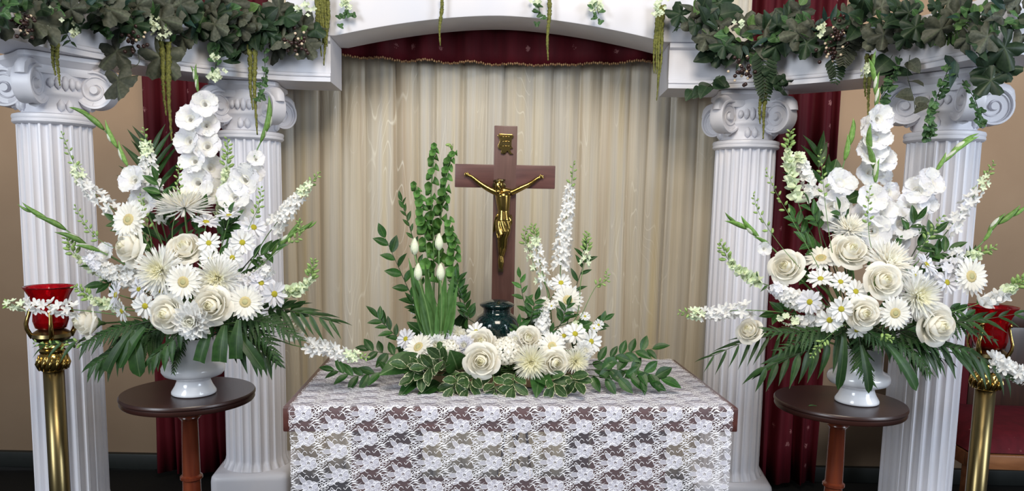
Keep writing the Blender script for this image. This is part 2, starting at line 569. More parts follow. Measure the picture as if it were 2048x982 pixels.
# ------------------------------------------------------------------ drapery
def drape(name, label, x0, x1, Y, z0, z1, folds, amp, mat, seed, taper=0.0, thick=0.004, flat=False):
    rnd = random.Random(seed)
    N = max(60, int(folds * (22 if flat else 10)))
    ph = [rnd.uniform(-0.9, 0.9) for _ in range(int(folds) + 3)]
    am = [rnd.uniform(0.55, 1.25) for _ in range(int(folds) + 3)]

    def prof(t, z):
        s = t * folds
        k = int(s)
        f = s - k
        p = ph[k] * (1 - f) + ph[k + 1] * f
        a = am[k] * (1 - f) + am[k + 1] * f
        if flat:                                 # broad flat pleats with narrow valleys between them
            q = abs(math.sin(PI * (s + 0.28 * p)))
            return amp * a * (2.4 * (1 - q ** 0.45) + 0.14 * math.sin(5 * PI * s + p + z * 0.4))
        w = math.sin(2 * PI * s + p)
        return -amp * a * (w * 0.75 + 0.35 * math.sin(4 * PI * s + 2 * p + z * 0.6))

    def fn(u, v):
        z = z1 + (z0 - z1) * u
        x = x0 + (x1 - x0) * v
        x += taper * u * (v - 0.5) + 0.01 * math.sin(z * 2 + v * 19) * u
        return (x, Y + prof(v, z) * (0.75 + 0.35 * u), z)
    mb = MB()
    mb.grid(fn, 14, N)
    me = mb.mesh(name, mat, recalc=False)
    o = inst(name, me)
    sm = o.modifiers.new('cloth_thickness', 'SOLIDIFY')
    sm.thickness = thick
    return tag(o, label, 'curtain')


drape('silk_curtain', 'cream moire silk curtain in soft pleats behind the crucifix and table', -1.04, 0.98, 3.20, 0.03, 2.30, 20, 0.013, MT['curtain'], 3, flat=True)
drape('brocade_drape', 'wine-red brocade drape hanging between the two white columns on the left', -1.62, -1.02, 3.30, 0.03, 2.6, 6, 0.032, MT['red'], 5)
drape('brocade_drape', 'wine-red brocade drape hanging behind the columns on the right', 0.96, 1.41, 3.30, 0.03, 2.6, 5, 0.034, MT['red'], 9)

va = thing('valance', 'wine-red brocade valance with gold braid hem under the white arch', 'valance', (X0, 3.125, 0))
hem = lambda x: at(1000, 128, 3.12).z + 0.022 * (x / 0.62) ** 2 - 0.002 * math.sin(x * 9)
mb = MB()


def valfn(u, v):
    x = -0.78 + 1.56 * v
    return (x, 0.022 * math.sin(v * 2 * PI * 9) * (0.4 + 0.6 * u) - 0.012 * math.sin(v * 47) * u, 2.32 + (hem(x) - 2.32) * u)


mb.grid(valfn, 8, 110)
vo = inst('valance_cloth', mb.mesh('valance_cloth', MT['red'], recalc=False), va)
vo.modifiers.new('cloth_thickness', 'SOLIDIFY').thickness = 0.004
mb = MB()
for k in range(180):
    v = k / 180
    p, q = V(valfn(1, v)), V(valfn(1, (k + 1) / 180))
    c = (p + q) / 2 + V((0, -0.006, 0.002 * math.sin(k * 1.9)))
    mb.lathe([(0.0005, -0.0055), (0.0042, -0.002), (0.0045, 0.002), (0.0005, 0.0055)], 5, c)
inst('braid', mb.mesh('braid', MT['trim'], recalc=False), va, kind='stuff')

# ------------------------------------------------------------------ columns
ringz = at(500, 281, 2.95).z                   # underside of the astragal ring
CAPH = at(500, 170, 2.95).z - ringz


def capital_parts(root, R, z0, rot):
    """four-cornered scroll capital: neck, carved bell, four corner volutes, moulded abacus"""
    cap = MB()
    cap.lathe([(R * 0.98, z0 + 0.030), (R * 0.93, z0 + 0.036), (R * 0.92, z0 + 0.075), (R * 1.0, z0 + 0.088), (R * 1.05, z0 + 0.096), (R * 0.98, z0 + 0.104), (R * 1.0, z0 + CAPH * 0.7), (R * 1.02, z0 + CAPH * 0.9)], 40)
    o = inst('capital', cap.mesh('capital', MT['resin']), root)
    mb = MB()                                   # egg and leaf carving between the scrolls
    for k in range(4):
        a = rot + k * PI / 2
        for j in (-2, -1, 0, 1, 2):
            b = a + j * 0.20
            hgt = 0.022 - 0.004 * abs(j)
            mb.lathe([(0.001, -hgt), (0.009, -hgt * 0.5), (0.011, 0.2 * hgt), (0.006, hgt), (0.001, hgt * 1.15)], 8, (R * 1.02 * math.cos(b), R * 1.02 * math.sin(b), z0 + 0.125))
        for j in (-1, 1):
            b = a + j * 0.13
            mb.lathe([(0.001, -0.02), (0.011, -0.01), (0.012, 0.004), (0.001, 0.02)], 8, (R * 0.95 * math.cos(b), R * 0.95 * math.sin(b), z0 + 0.058))
    inst('carving', mb.mesh('carving', MT['resin']), o, kind='stuff')
    rv = 0.062
    for k in range(4):                          # volutes stand on the diagonals, discs in the plane of the diagonal
        a = rot + PI / 4 + k * PI / 2
        c = V((math.cos(a), math.sin(a), 0)) * 0.137 + V((0, 0, z0 + CAPH - 0.097))
        mx = T(c) @ RZ(a)
        mb = MB()
        w = 0.028
        mb.lathe([(0.001, -w * 0.95), (0.012, -w * 0.95), (0.016, -w * 0.55), (rv * 0.80, -w * 0.62), (rv * 0.87, -w), (rv * 0.97, -w), (rv, -w * 0.7), (rv * 0.95, 0), (rv, w * 0.7), (rv * 0.97, w), (rv * 0.87, w), (rv * 0.80, w * 0.62), (0.016, w * 0.55), (0.012, w * 0.95), (0.001, w * 0.95)], 36, axis='Y')
        for sd in (-1, 1):
            pts = []
            for i in range(46):
                th = i / 45 * 4.4 * PI
                rr = rv * 0.86 * (1 - i / 45) ** 0.9 + 0.012
                pts.append(V((-math.sin(th) * rr, sd * w * 0.62, math.cos(th) * rr)))
            mb.tube(pts, [0.0050 - 0.0025 * i / 45 for i in range(46)], 6)
        # the band that sweeps from the disc up and back to the abacus
        mb.tube(catmull([(0.052, 0, 0.02), (0.045, 0, 0.05), (0.01, 0, rv * 0.95), (-0.05, 0, rv * 0.86), (-0.085, 0, rv * 0.6)], 10), [0.024] * 11, 10, flat=0.75)
        mb.tube(catmull([(-0.01, 0, -0.05), (-0.04, 0, -0.035), (-0.08, 0, 0.0)], 6), 0.022, 8)
        mb.xf(mx)
        inst('volute', mb.mesh('volute', MT['resin'], smooth='auto'), o)
    ab = MB()
    n = 48
    lay = [(0.104, CAPH - 0.060), (0.108, CAPH - 0.050), (0.108, CAPH - 0.036), (0.116, CAPH - 0.030), (0.124, CAPH - 0.020), (0.130, CAPH - 0.016), (0.130, CAPH - 0.002), (0.127, CAPH)]
    def sq(a, j):                                # square with softly hollow sides and blunt corners
        t = (a - rot + PI / 4) % (PI / 2) - PI / 4
        return min(1.0 / math.cos(t) - 0.07 * (1 - (t / (PI / 4)) ** 2), 1.30)
    ab.lathe([(r, z0 + z) for r, z in lay], n, mod=sq)
    inst('abacus', ab.mesh('abacus', MT['resin'], smooth='auto'), root)


def column(label, x, y, rot, zb, R=0.114, Rb=0.119):
    root = thing('fluted_column', label, 'column', (x, y, 0), 'white fluted columns carrying the arch')
    nf, per = 22, 10
    mb = MB()
    zs = [zb + 0.012, zb + 0.035, zb + 0.05, 0.6, 1.0, ringz - 0.02, ringz + 0.002]
    rows = []
    for j, z in enumerate(zs):
        t = (z - zb) / (ringz - zb)
        r0 = Rb + (R - Rb) * t
        for i in range(nf * per):
            a = 2 * PI * i / (nf * per)
            ph = (i % per) / per
            d = 0.0
            if 0.12 < ph < 0.88:
                q = (ph - 0.5) / 0.38
                d = math.sqrt(max(0, 1 - q * q)) * 0.0115
            if j == 0:
                d *= 0.1
            elif j == 1:
                d *= 0.75
            r = r0 - d + (0.012 if j == 0 else 0.003 if j == 1 else 0)
            rows.append((r * math.cos(a), r * math.sin(a), z))
    W = nf * per
    fs = [(j * W + i, j * W + (i + 1) % W, (j + 1) * W + (i + 1) % W, (j + 1) * W + i) for j in range(len(zs) - 1) for i in range(W)]
    mb.add(rows, fs)
    inst('shaft', mb.mesh('shaft', MT['resin'], smooth='auto', recalc=False), root)
    rg = MB().lathe([(R * 0.98, ringz - 0.004), (R * 1.06, ringz), (R * 1.10, ringz + 0.004), (R * 1.105, ringz + 0.010), (R * 1.085, ringz + 0.013), (R * 1.10, ringz + 0.016), (R * 1.11, ringz + 0.022), (R * 1.09, ringz + 0.028), (R * 0.98, ringz + 0.032)], 48)
    inst('astragal', rg.mesh('astragal', MT['resin'], smooth='auto'), root)
    capital_parts(root, R * 0.92, ringz, rot)
    h = 0.150
    b = MB().box(-h, h, -h, h, 0.0, zb + 0.012).mesh('plinth', MT['resin'], bevel=0.03, seg=3)
    inst('plinth', b, root, RZ(rot))
    return root


YI, YO = 2.95, 2.48
pil, pir = at(501, 285, YI), at(1491, 298, YI)
pol, por = at(110, 262, YO), at(1886, 294, YO)
column('white fluted column left of the cream curtain, behind the round table', pil.x, YI, 0.12, 0.20)
column('white fluted column right of the cream curtain, beside the lace-covered table', pir.x, YI, -0.12, 0.20)
column('white fluted column at the far left behind the red-glass brass stand', pol.x, YO, 0.90, 0.20, 0.108, 0.112)
column('white fluted column at the far right behind the brass stand and chair', por.x, YO, -0.90, 0.20, 0.108, 0.112)
ctop = ringz + CAPH

# ------------------------------------------------------------------ curved wings of the entablature
plan = [(0.632, 2.835), (0.78, 2.825), (0.95, 2.765), (1.11, 2.655), (1.24, 2.52), (1.33, 2.36), (1.40, 2.11)]
BW, BH = 0.235, 0.165


def wing(sgn, label):
    root = thing('curved_beam', label, 'beam', (X0, 0, ctop + 0.001), 'curved white beams beside the arch')
    path = catmull([(sgn * x, y, 0) for x, y in plan], 40)
    sec = [(0.004, 0.0), (0.004, 0.016), (0.0, 0.018), (0.007, 0.023), (0.007, 0.030), (0.012, 0.034), (0.012, 0.140), (0.004, 0.144), (0.0, 0.148), (0.0, BH - 0.003), (0.004, BH), (BW, BH), (BW, 0.0)]
    vs = []
    for i, p in enumerate(path):
        t = (path[min(i + 1, 40)] - path[max(i - 1, 0)]).normalized()
        nrm = V((-t.y, t.x, 0))
        if nrm.y < 0 or (abs(nrm.y) < 0.4 and nrm.x * sgn < 0):
            nrm = -nrm                           # away from the viewer / outwards
        for d, z in sec:
            q = p + nrm * d
            vs.append((q.x, q.y, z))
    n = len(sec)
    fs = [(i * n + k, i * n + (k + 1) % n, (i + 1) * n + (k + 1) % n, (i + 1) * n + k) for i in range(40) for k in range(n)]
    fs += [tuple(range(n)), tuple(40 * n + k for k in range(n))]
    inst('beam_body', MB().add(vs, fs).mesh('beam_body', MT['resin'], smooth='auto'), root)
    return path


wl = wing(-1, 'curved white beam on the left two columns under the leafy garland')
wr = wing(1, 'curved white beam on the right two columns under the leafy garland')

# ------------------------------------------------------------------ the arch block
zA = ctop + BH + 0.004
YA = 2.835
edge = [(672, 101), (756, 64.5), (834, 43), (905, 33), (991, 30.5), (1069, 35), (1147, 51), (1225, 78), (1308, 109.5)]
arc = [at(px, py, YA) for px, py in edge]
apex = arc[4].z
half = 0.612
low = []
for i in range(33):
    s = -1 + 2 * i / 32
    low.append((s * half, zA - 0.002 + (apex - zA) * (1 - abs(s) ** 1.7)))
hw = 0.795
poly = [(-hw, zA)] + low + [(hw, zA), (hw, zA + 0.14), (hw - 0.05, zA + 0.165), (0.45, zA + 0.30), (0, zA + 0.36), (-0.45, zA + 0.30), (-hw + 0.05, zA + 0.165), (-hw, zA + 0.14)]
ar = thing('arch', 'white segmental arch block spanning the two inner columns', 'arch', (X0, YA, 0))
inst('arch_block', MB().prism(poly, 0, 0.225).mesh('arch_block', MT['resin'], bevel=0.006), ar)

# ================================================================== TABLE WITH LACE
TZ = CAMZ - 0.535
TYAW = 0.06
TC = V((0.025 * 0.535, 3.554 * 0.535, 0))      # middle of the front edge
TW, TD = 2.252 * 0.535, 1.163 * 0.535
tb = thing('altar_table', 'dark red-brown wooden table under the white lace cloth', 'table', TC, rz=TYAW)
inst('table_top', MB().box(-TW / 2, TW / 2, 0, TD, TZ - 0.066, TZ).mesh('table_top', MT['table'], bevel=0.004), tb)
for x0, x1 in ((-0.435, -0.275), (0.215, 0.425)):
    inst('leg', MB().box(x0, x1, 0.05, 0.09, 0.0, TZ - 0.064).mesh('leg', MT['table'], bevel=0.003), tb)
    inst('leg', MB().box(x0, x1, TD - 0.09, TD - 0.05, 0.0, TZ - 0.064).mesh('leg', MT['table'], bevel=0.003), tb)
inst('stretcher', MB().box(-0.42, 0.42, 0.092, 0.13, 0.34, 0.52).mesh('stretcher', MT['table'], bevel=0.003), tb)

# folding brass stand seen through the lace
fs_ = thing('folding_stand', 'thin brass folding stand seen through the lace below the table', 'stand', (0.02, 2.24, 0))
for sx in (-1, 1):
    for sy in (-1, 1):
        inst('leg', MB().tube([(0.025 * sx, 0.02 * sy, 0.66), (-0.10 * sx if sy > 0 else 0.10 * sx, 0.09 * sy, 0.0)], 0.0045, 6).mesh('leg', MT['brass']), fs_)
inst('crossbar', MB().tube([(-0.03, 0, 0.655), (0.03, 0, 0.655)], 0.007, 8).mesh('crossbar', MT['brass']), fs_)

# lace: a net with rose motifs, leaf sprays and wavy threads, all laid over the table edge
LW = TW - 0.030
DROP = 0.47


def cloth(s, t, lift=0.0):
    """s across (m), t along from the back edge (m) -> point on the cloth in table space"""
    r = 0.008
    y = TD - 0.004 - t
    wob = 0.0012 * math.sin(s * 31 + t * 7) + 0.0010 * math.sin(s * 13 - t * 21)
    if y > -0.002 + r:
        return V((s, y, TZ + 0.0025 + lift + wob * 0.4))
    q = -(y - (r - 0.002))
    arc_ = r * PI / 2
    if q < arc_:
        a = q / r
        return V((s, r - 0.002 - (r + 0.0025 + lift) * math.sin(a), TZ - r + (r + 0.0025 + lift) * math.cos(a)))
    d = q - arc_
    k = min(1, d / 0.1)
    return V((s * (1 - 0.008 * k), -0.0045 - lift + (0.004 * math.sin(s * 18 + 1) + 0.002 * math.sin(s * 41)) * k - 0.003 * k, TZ - r - d))


TT = TD + DROP
lc = thing('lace_tablecloth', 'white floral lace cloth over the table top and hanging down in front', 'tablecloth', TC, rz=TYAW)
nmb = MB()
nmb.grid(lambda u, v: cloth(-LW / 2 + LW * v + (0.002 * math.sin(u * 260) if v in (0, 1) else 0), TT * u), 150, 60)
inst('lace_net', nmb.mesh('lace_net', MT['net'], recalc=False), lc)
umb = MB().grid(lambda u, v: cloth(-LW / 2 + 0.004 + (LW - 0.008) * v, (TD - 0.010) * u, -0.0015), 40, 40)
inst('added_veil', umb.mesh('added_veil', MT['net2'], recalc=False), lc)  # added sheet, brightens the top like net seen at a grazing angle
fill, thr = MB(), MB()


def emit_poly(pts, lift):
    c = V((sum(p[0] for p in pts) / len(pts), sum(p[1] for p in pts) / len(pts)))
    P = [c] + [V(p) for p in pts]
    if any(abs(p[0]) > LW / 2 or p[1] < 0 or p[1] > TT for p in P):
        return
    n = len(pts)
    fill.add([cloth(p[0], p[1], lift) for p in P], [(0, 1 + i, 1 + (i + 1) % n) for i in range(n)])


def emit_line(pts, w, closed=False):
    pts = [V((p[0], p[1])) for p in pts]
    if any(abs(p[0]) > LW / 2 or p[1] < 0 or p[1] > TT for p in pts):
        pts = [p for p in pts if abs(p[0]) <= LW / 2 and 0 <= p[1] <= TT]
        if len(pts) < 3:
            return
        closed = False
    n = len(pts)
    vs = []
    for i, p in enumerate(pts):
        a = pts[(i + 1) % n] if (closed or i < n - 1) else pts[i]
        b = pts[i - 1] if (closed or i > 0) else pts[i]
        t = a - b
        t = t.normalized() if t.length > 1e-9 else V((1, 0))
        wd = (w[i] if hasattr(w, '__len__') else w) / 2
        m = V((-t.y, t.x)) * wd
        vs += [cloth(p.x + m.x, p.y + m.y, 0.0014), cloth(p.x - m.x, p.y - m.y, 0.0014)]
    fs = [(2 * i, 2 * i + 1, 2 * ((i + 1) % n) + 1, 2 * ((i + 1) % n)) for i in range(n if closed else n - 1)]
    thr.add(vs, fs)


def blob(cx, cy, rx, ry, rot=0, lob=0, amp=0.0, n=14):
    out = []
    for i in range(n):
        a = 2 * PI * i / n
        r = 1 + amp * math.sin(lob * a)
        x, y = rx * r * math.cos(a), ry * r * math.sin(a)
        out.append((cx + x * math.cos(rot) - y * math.sin(rot), cy + x * math.sin(rot) + y * math.cos(rot)))
    return out


def leafshape(cx, cy, L, Wd, rot, n=6):
    up, dn = [], []
    for i in range(n + 1):
        u = i / n
        w = Wd * math.sin(PI * u ** 0.8)
        up.append((u * L, w))
        dn.append((u * L, -w))
    pts = up + dn[-2:0:-1]
    return [(cx + x * math.cos(rot) - y * math.sin(rot), cy + x * math.sin(rot) + y * math.cos(rot)) for x, y in pts]


PXX, PYY = 0.1625, 0.0655
wvr = random.Random(2)


def motif(cx, cy):
    th = 0.00115
    # open rose: five round petals, then the curled heart left open
    for k in range(6):
        a = 2 * PI * k / 6 + 0.3
        px, py = cx + 0.0140 * math.cos(a), cy + 0.0108 * math.sin(a)
        p = blob(px, py, 0.0092, 0.0098, a)
        emit_poly(p, 0.0008 + 0.0001 * k)
        emit_line(p[9:] + p[:6], th * 0.8)
    for rr, a0, a1 in ((0.0085, 0.2, 2.6), (0.0085, 3.4, 5.8), (0.0050, 1.6, 4.2), (0.0050, 4.8, 7.2), (0.0020, 0, 3)):
        emit_line([(cx + rr * math.cos(a0 + (a1 - a0) * i / 7), cy + rr * 0.8 * math.sin(a0 + (a1 - a0) * i / 7)) for i in range(8)], [th * (0.5 + math.sin(PI * i / 7)) for i in range(8)])
    # three leaves on the left
    for rot, L in ((PI, 0.030), (PI - 0.75, 0.026), (PI + 0.8, 0.026)):
        p = leafshape(cx + 0.016 * math.cos(rot), cy + 0.013 * math.sin(rot), L, 0.0062, rot)
        emit_poly(p, 0.0007)
        emit_line(p, th * 0.85, True)
    # spray of eyelet leaves on the right
    for k in range(3):
        for sd in (-1, 1):
            bx, by = cx + 0.026 + 0.0085 * k, cy + (0.002 - 0.0045 * k)* 1.0 + sd * 0.0048
            emit_line(blob(bx, by, 0.0050, 0.0030, -0.5 + 0.55 * sd, n=9), th * 1.15, True)
    emit_line([(cx + 0.020 + 0.006 * i, cy + 0.003 - 0.0033 * i) for i in range(6)], th)
    # combs of short wavy bars and long drifting threads
    for k in range(4):
        yy = cy + 0.014 + 0.0052 * k
        x1 = cx + 0.012 + 0.006 * (k % 3)
        emit_line([(x1 + 0.0017 * i, yy + 0.0024 * math.sin(i * 0.46 + k)) for i in range(16)], [th * (0.35 + 1.5 * math.sin(PI * i / 15) ** 2) for i in range(16)])
    for k in range(4):
        yy = cy - 0.012 - 0.0052 * k
        x1 = cx - 0.030 - 0.008 * (k % 2)
        emit_line([(x1 - 0.0020 * i, yy + 0.0030 * math.sin(i * 0.42 + k * 1.7) + 0.0005 * i) for i in range(18)], [th * (0.4 + 1.5 * math.sin(PI * i / 17) ** 2) for i in range(18)])
    for k, (ox, oy, L, am, f0) in enumerate(((-0.080, 0.0165, 0.082, 0.0045, 0.0), (-0.078, 0.0235, 0.070, 0.0040, 1.6), (0.020, -0.0165, 0.066, 0.0045, 0.8), (0.030, -0.0235, 0.052, 0.0036, 2.6), (0.046, 0.004, 0.034, 0.0040, 1.0), (-0.076, 0.001, 0.036, 0.0040, 0.2))):
        N = 34
        emit_line([(cx + ox + L * i / N, cy + oy + am * math.sin(f0 + i * 0.36) + 0.25 * am * math.sin(i * 0.8 + k)) for i in range(N + 1)], [th * (0.6 + 0.8 * abs(math.sin(i * 0.36 + k))) for i in range(N + 1)])
    # a curling tendril with teardrop leaf
    emit_line([(cx - 0.045 + 0.011 * math.cos(0.5 + i * 0.55) * (1 - i * 0.05), cy + 0.012 + 0.009 * math.sin(0.5 + i * 0.55) * (1 - i * 0.05)) for i in range(9)], th)
    p = leafshape(cx - 0.058, cy + 0.006, 0.022, 0.0030, 0.35)
    emit_poly(p, 0.0007)


rows_ = int(TT / PYY) + 3
for j in range(-1, rows_ * 2):
    for i in range(-5, 6):
        motif(i * PXX + (PXX / 2 if j % 2 else 0) - 0.017 + 0.002 * j, j * PYY / 2 + 0.010)
inst('lace_motif', fill.mesh('lace_motif', MT['lace_fill'], recalc=False), lc, kind='stuff')
inst('lace_thread', thr.mesh('lace_thread', MT['lace_thread'], recalc=False), lc, kind='stuff')


# ================================================================== CRUCIFIX
YC = 2.42
ct, ca = at(1009, 252, YC), at(1010, 353, YC)
kx = 1.0 / ppm(ca)
cr = thing('crucifix', 'dark walnut standing cross with brass figure behind the urn', 'crucifix', (ca.x, YC, TZ + 0.004))
cw = 23 * kx
th_ = 0.011
zt, zarm = ct.z - TZ - 0.004, ca.z - TZ - 0.004
zb_ = 0.03
inst('upright', MB().box(-cw, cw, -th_, th_, zb_, zt).mesh('upright', MT['cross'], bevel=0.0028), cr)
for s in (-1, 1):
    x0, x1 = sorted((s * (cw - 0.006), s * 100 * kx))
    inst('cross_arm', MB().box(x0, x1, -th_ * 0.97, th_ * 0.97, zarm - 23 * kx, zarm + 23 * kx).mesh('cross_arm', MT['cross_arm'], bevel=0.0028), cr)
inst('foot', MB().box(-0.09, 0.09, -0.055, 0.05, 0, 0.03).mesh('foot', MT['cross'], bevel=0.004), cr)
# scroll plate with raised lines of lettering
zs = at(1010, 287, YC).z - TZ - 0.004
mb = MB()
pl = [(-16, 15), (-13, 18), (13, 17), (16, 13), (12, 8), (12, -6), (15, -10), (9, -11), (12, -19), (16, -21), (9, -22), (4, -15), (-2, -22), (-9, -20), (-8, -13), (-14, -11), (-15, -5), (-11, 4), (-13, 10)]
mb.prism([(x * kx, zs + y * kx) for x, y in pl], -0.006, 0)
sp = inst('scroll_plate', mb.mesh('scroll_plate', MT['brass'], bevel=0.0007), cr, T(0, -th_, 0))
mb = MB()
for r, zz in enumerate((12, 3, -6)):
    mb.tube([((-11) * kx, -0.0072, zs + zz * kx), (11 * kx, -0.0072, zs + (zz + 0.6) * kx)], 0.0012, 6)
inst('scroll_ridge', mb.mesh('scroll_ridge', MT['brass']), sp)
fc = bpy.data.curves.new('scroll_letters', 'FONT')
fc.body, fc.size, fc.align_x, fc.align_y, fc.extrude = 'INRI', 0.021, 'CENTER', 'CENTER', 0.0008
tmp = bpy.data.objects.new('lettering_source', fc)
lm_ = bpy.data.meshes.new_from_object(tmp)
bpy.data.objects.remove(tmp)
lm_.materials.append(MT['brass_old'])
inst('scroll_letters', lm_, sp, T(0, -0.0070, zs - 1.5 * kx) @ RX(PI / 2))


# brass figure: body blended into one continuous surface
body = MB()
kz = lambda px, py, d=0: V(((px - 1010) * kx, -th_ - d, zarm + (353 - py) * kx))


def cap_chain(pts, rads, n=14):
    rads = [q * 1.12 for q in rads]
    p = catmull(pts, 12)
    r = [rads[min(int(i / 12 * (len(rads) - 1)), len(rads) - 2)] for i in range(13)]
    rr = []
    for i in range(13):
        t = i / 12 * (len(rads) - 1)
        k = min(int(t), len(rads) - 2)
        rr.append(rads[k] + (rads[k + 1] - rads[k]) * (t - k))
    body.tube(p, rr, n)


def ball(c, rx, ry, rz, mbx=None, n=12):
    (mbx or body).grid(lambda u, v: (c.x + rx * math.sin(PI * (0.02 + 0.96 * u)) * math.cos(2 * PI * v), c.y + ry * math.sin(PI * (0.02 + 0.96 * u)) * math.sin(2 * PI * v), c.z + rz * math.cos(PI * (0.02 + 0.96 * u))), 8, n, True)
    m_ = mbx or body
    b0 = len(m_.v) - 9 * n
    m_.f.append(tuple(b0 + k for k in range(n)))
    m_.f.append(tuple(b0 + 8 * n + k for k in range(n)))


U = kx
cap_chain([kz(1007, 392, .013), kz(1008, 410, .015), kz(1009, 425, .016)], [14.0 * U, 12 * U, 10 * U], 32)      # chest to waist
ball(kz(1007, 391, .013), 15.2 * U, 15 * U, 9 * U, n=28)
cap_chain([kz(994, 384, .012), kz(1008, 383, .012), kz(1022, 384, .012)], [6 * U, 8 * U, 6 * U])                 # shoulders
ball(kz(1001, 392, .018), 8 * U, 5 * U, 6 * U)
ball(kz(1015, 392, .018), 8 * U, 5 * U, 6 * U)
ball(kz(1008, 392, .020), 13 * U, 7 * U, 8.5 * U)
ball(kz(1003, 408, .022), 6 * U, 5 * U, 5 * U)
ball(kz(1013, 408, .022), 6 * U, 5 * U, 5 * U)
ball(kz(1008, 421, .022), 8 * U, 6 * U, 6 * U)
cap_chain([kz(1008, 420, .016), kz(1009, 440, .016)], [10 * U, 14 * U], 32)                                          # hips
cap_chain([kz(994, 386, .012), kz(975, 377, .010), kz(958, 366, .008), kz(945, 356, .007), kz(938, 352, .006)], [5.5 * U, 5 * U, 4 * U, 3.2 * U, 2.6 * U])
cap_chain([kz(1022, 386, .012), kz(1042, 376, .010), kz(1058, 368, .008), kz(1072, 358, .007), kz(1078, 354, .006)], [5.5 * U, 5 * U, 4 * U, 3.2 * U, 2.6 * U])
for hx, hy, sd in ((936, 351, -1), (1080, 353, 1)):
    ball(kz(hx, hy, .006), 4.2 * U, 2.2 * U, 3.6 * U, n=8)
    for f_ in range(4):
        a = 0.9 - 0.5 * f_
        cap_chain([kz(hx + sd * 2, hy - 1 + f_ - 1.5, .006), kz(hx + sd * 5, hy - 3.2 * a, .007), kz(hx + sd * 6.2, hy - 4.2 * a + 1, .009)], [1.3 * U, 1.2 * U, 0.9 * U], 6)
    cap_chain([kz(hx, hy - 2, .007), kz(hx + sd * 0.5, hy - 5.5, .009)], [1.4 * U, 1.0 * U], 6)
cap_chain([kz(1003, 440, .018), kz(1002, 462, .024), kz(1004, 474, .024), kz(1005, 492, .018), kz(1005, 512, .012)], [9 * U, 8 * U, 6.2 * U, 6.3 * U, 4 * U])
cap_chain([kz(1015, 440, .018), kz(1014, 462, .026), kz(1011, 475, .026), kz(1010, 494, .020), kz(1006, 514, .014)], [9 * U, 8 * U, 6.2 * U, 6.0 * U, 4 * U])
cap_chain([kz(1005, 510, .012), kz(1004, 522, .014), kz(1004, 536, .017)], [4.2 * U, 4.6 * U, 3.0 * U])
cap_chain([kz(1006, 512, .016), kz(1007, 524, .018), kz(1006, 537, .020)], [4.0 * U, 4.2 * U, 2.6 * U])
cap_chain([kz(1006, 385, .014), kz(1003, 376, .018)], [5.5 * U, 5 * U])                                          # neck
ball(kz(999, 371, .024), 9.8 * U, 10.5 * U, 13 * U)                                                                   # head, dropped to one side
cap_chain([kz(999, 370, .036), kz(998, 376, .039)], [1.2 * U, 1.9 * U], 6)                                       # nose
ball(kz(997, 384, .029), 5 * U, 5 * U, 4.5 * U)                                                                # bearded chin
fig = inst('figure', body.mesh('figure', MT['bronze']), cr)
rm = fig.modifiers.new('blend', 'REMESH')
rm.mode, rm.voxel_size, rm.use_smooth_shade = 'VOXEL', 0.0012, True
sm = fig.modifiers.new('soften', 'SMOOTH')
sm.iterations, sm.factor = 7, 0.5
for nm, (ox, oy) in (('eye', (-3.2, -1)), ('eye', (3.0, -1))):
    e = MB()
    ball(kz(999 + ox, 371 + oy, .035), 1.6 * U, 1.2 * U, 1.0 * U, e, 8)
    inst(nm, e.mesh(nm, MT['brass_old']), fig)
hb = MB()                                        # hair and thorn crown
rnd = random.Random(4)
for k in range(26):
    a = -0.3 + (PI + 0.6) * k / 25
    x0, z0 = 11 * math.cos(a), 12 * math.sin(a)
    s = 1 if x0 > 0 else -1
    hb.tube(catmull([kz(999 + x0 * 0.5, 370 - z0, .018), kz(999 + x0 * 1.05, 370 - z0 * 0.4, .017 + .004 * rnd.random()), kz(1000 + s * 9.5 + rnd.uniform(-1, 1), 378, .014), kz(1001 + s * (11 if s > 0 else 7) + rnd.uniform(-1, 1), 387 + rnd.uniform(-2, 3), .016)], 6), [1.9 * U, 2.0 * U, 1.9 * U, 1.8 * U, 1.6 * U, 1.4 * U, 0.8 * U], 5)
inst('hair', hb.mesh('hair', MT['brass_old']), fig, kind='stuff')
cb = MB()
for q in range(3):
    cb.tube([kz(999 + 11.2 * math.cos(2 * PI * i / 24), 362 + 1.2 * math.sin(4 * PI * i / 24 + q * 2) - 0.12 * 9 * math.cos(2 * PI * i / 24), .021 + 9.8 * U * math.sin(2 * PI * i / 24)) for i in range(25)], 1.1 * U, 5)
inst('thorn_crown', cb.mesh('thorn_crown', MT['brass_old']), fig, kind='stuff')
lb = MB()                                        # wrapped loincloth with drapery folds


def loin(u, v):
    a = PI * (1.0 - 1.0 * v) + PI                # the front half, right round the sides
    fold = 1 + 0.11 * math.sin(v * 34 + u * 7) * (0.3 + u)
    rx = (13.5 + 2.5 * math.sin(PI * u)) * U * fold
    ry = (12.0 + 5.0 * u) * U * fold
    zz = 428 + 6 * math.sin(v * PI) + u * (30 + 16 * math.exp(-((v - 0.72) * 7) ** 2) - 10 * (v < 0.2))
    c = kz(1009, zz, 0.015)
    return (c.x + rx * math.cos(a), c.y + ry * math.sin(a), c.z)


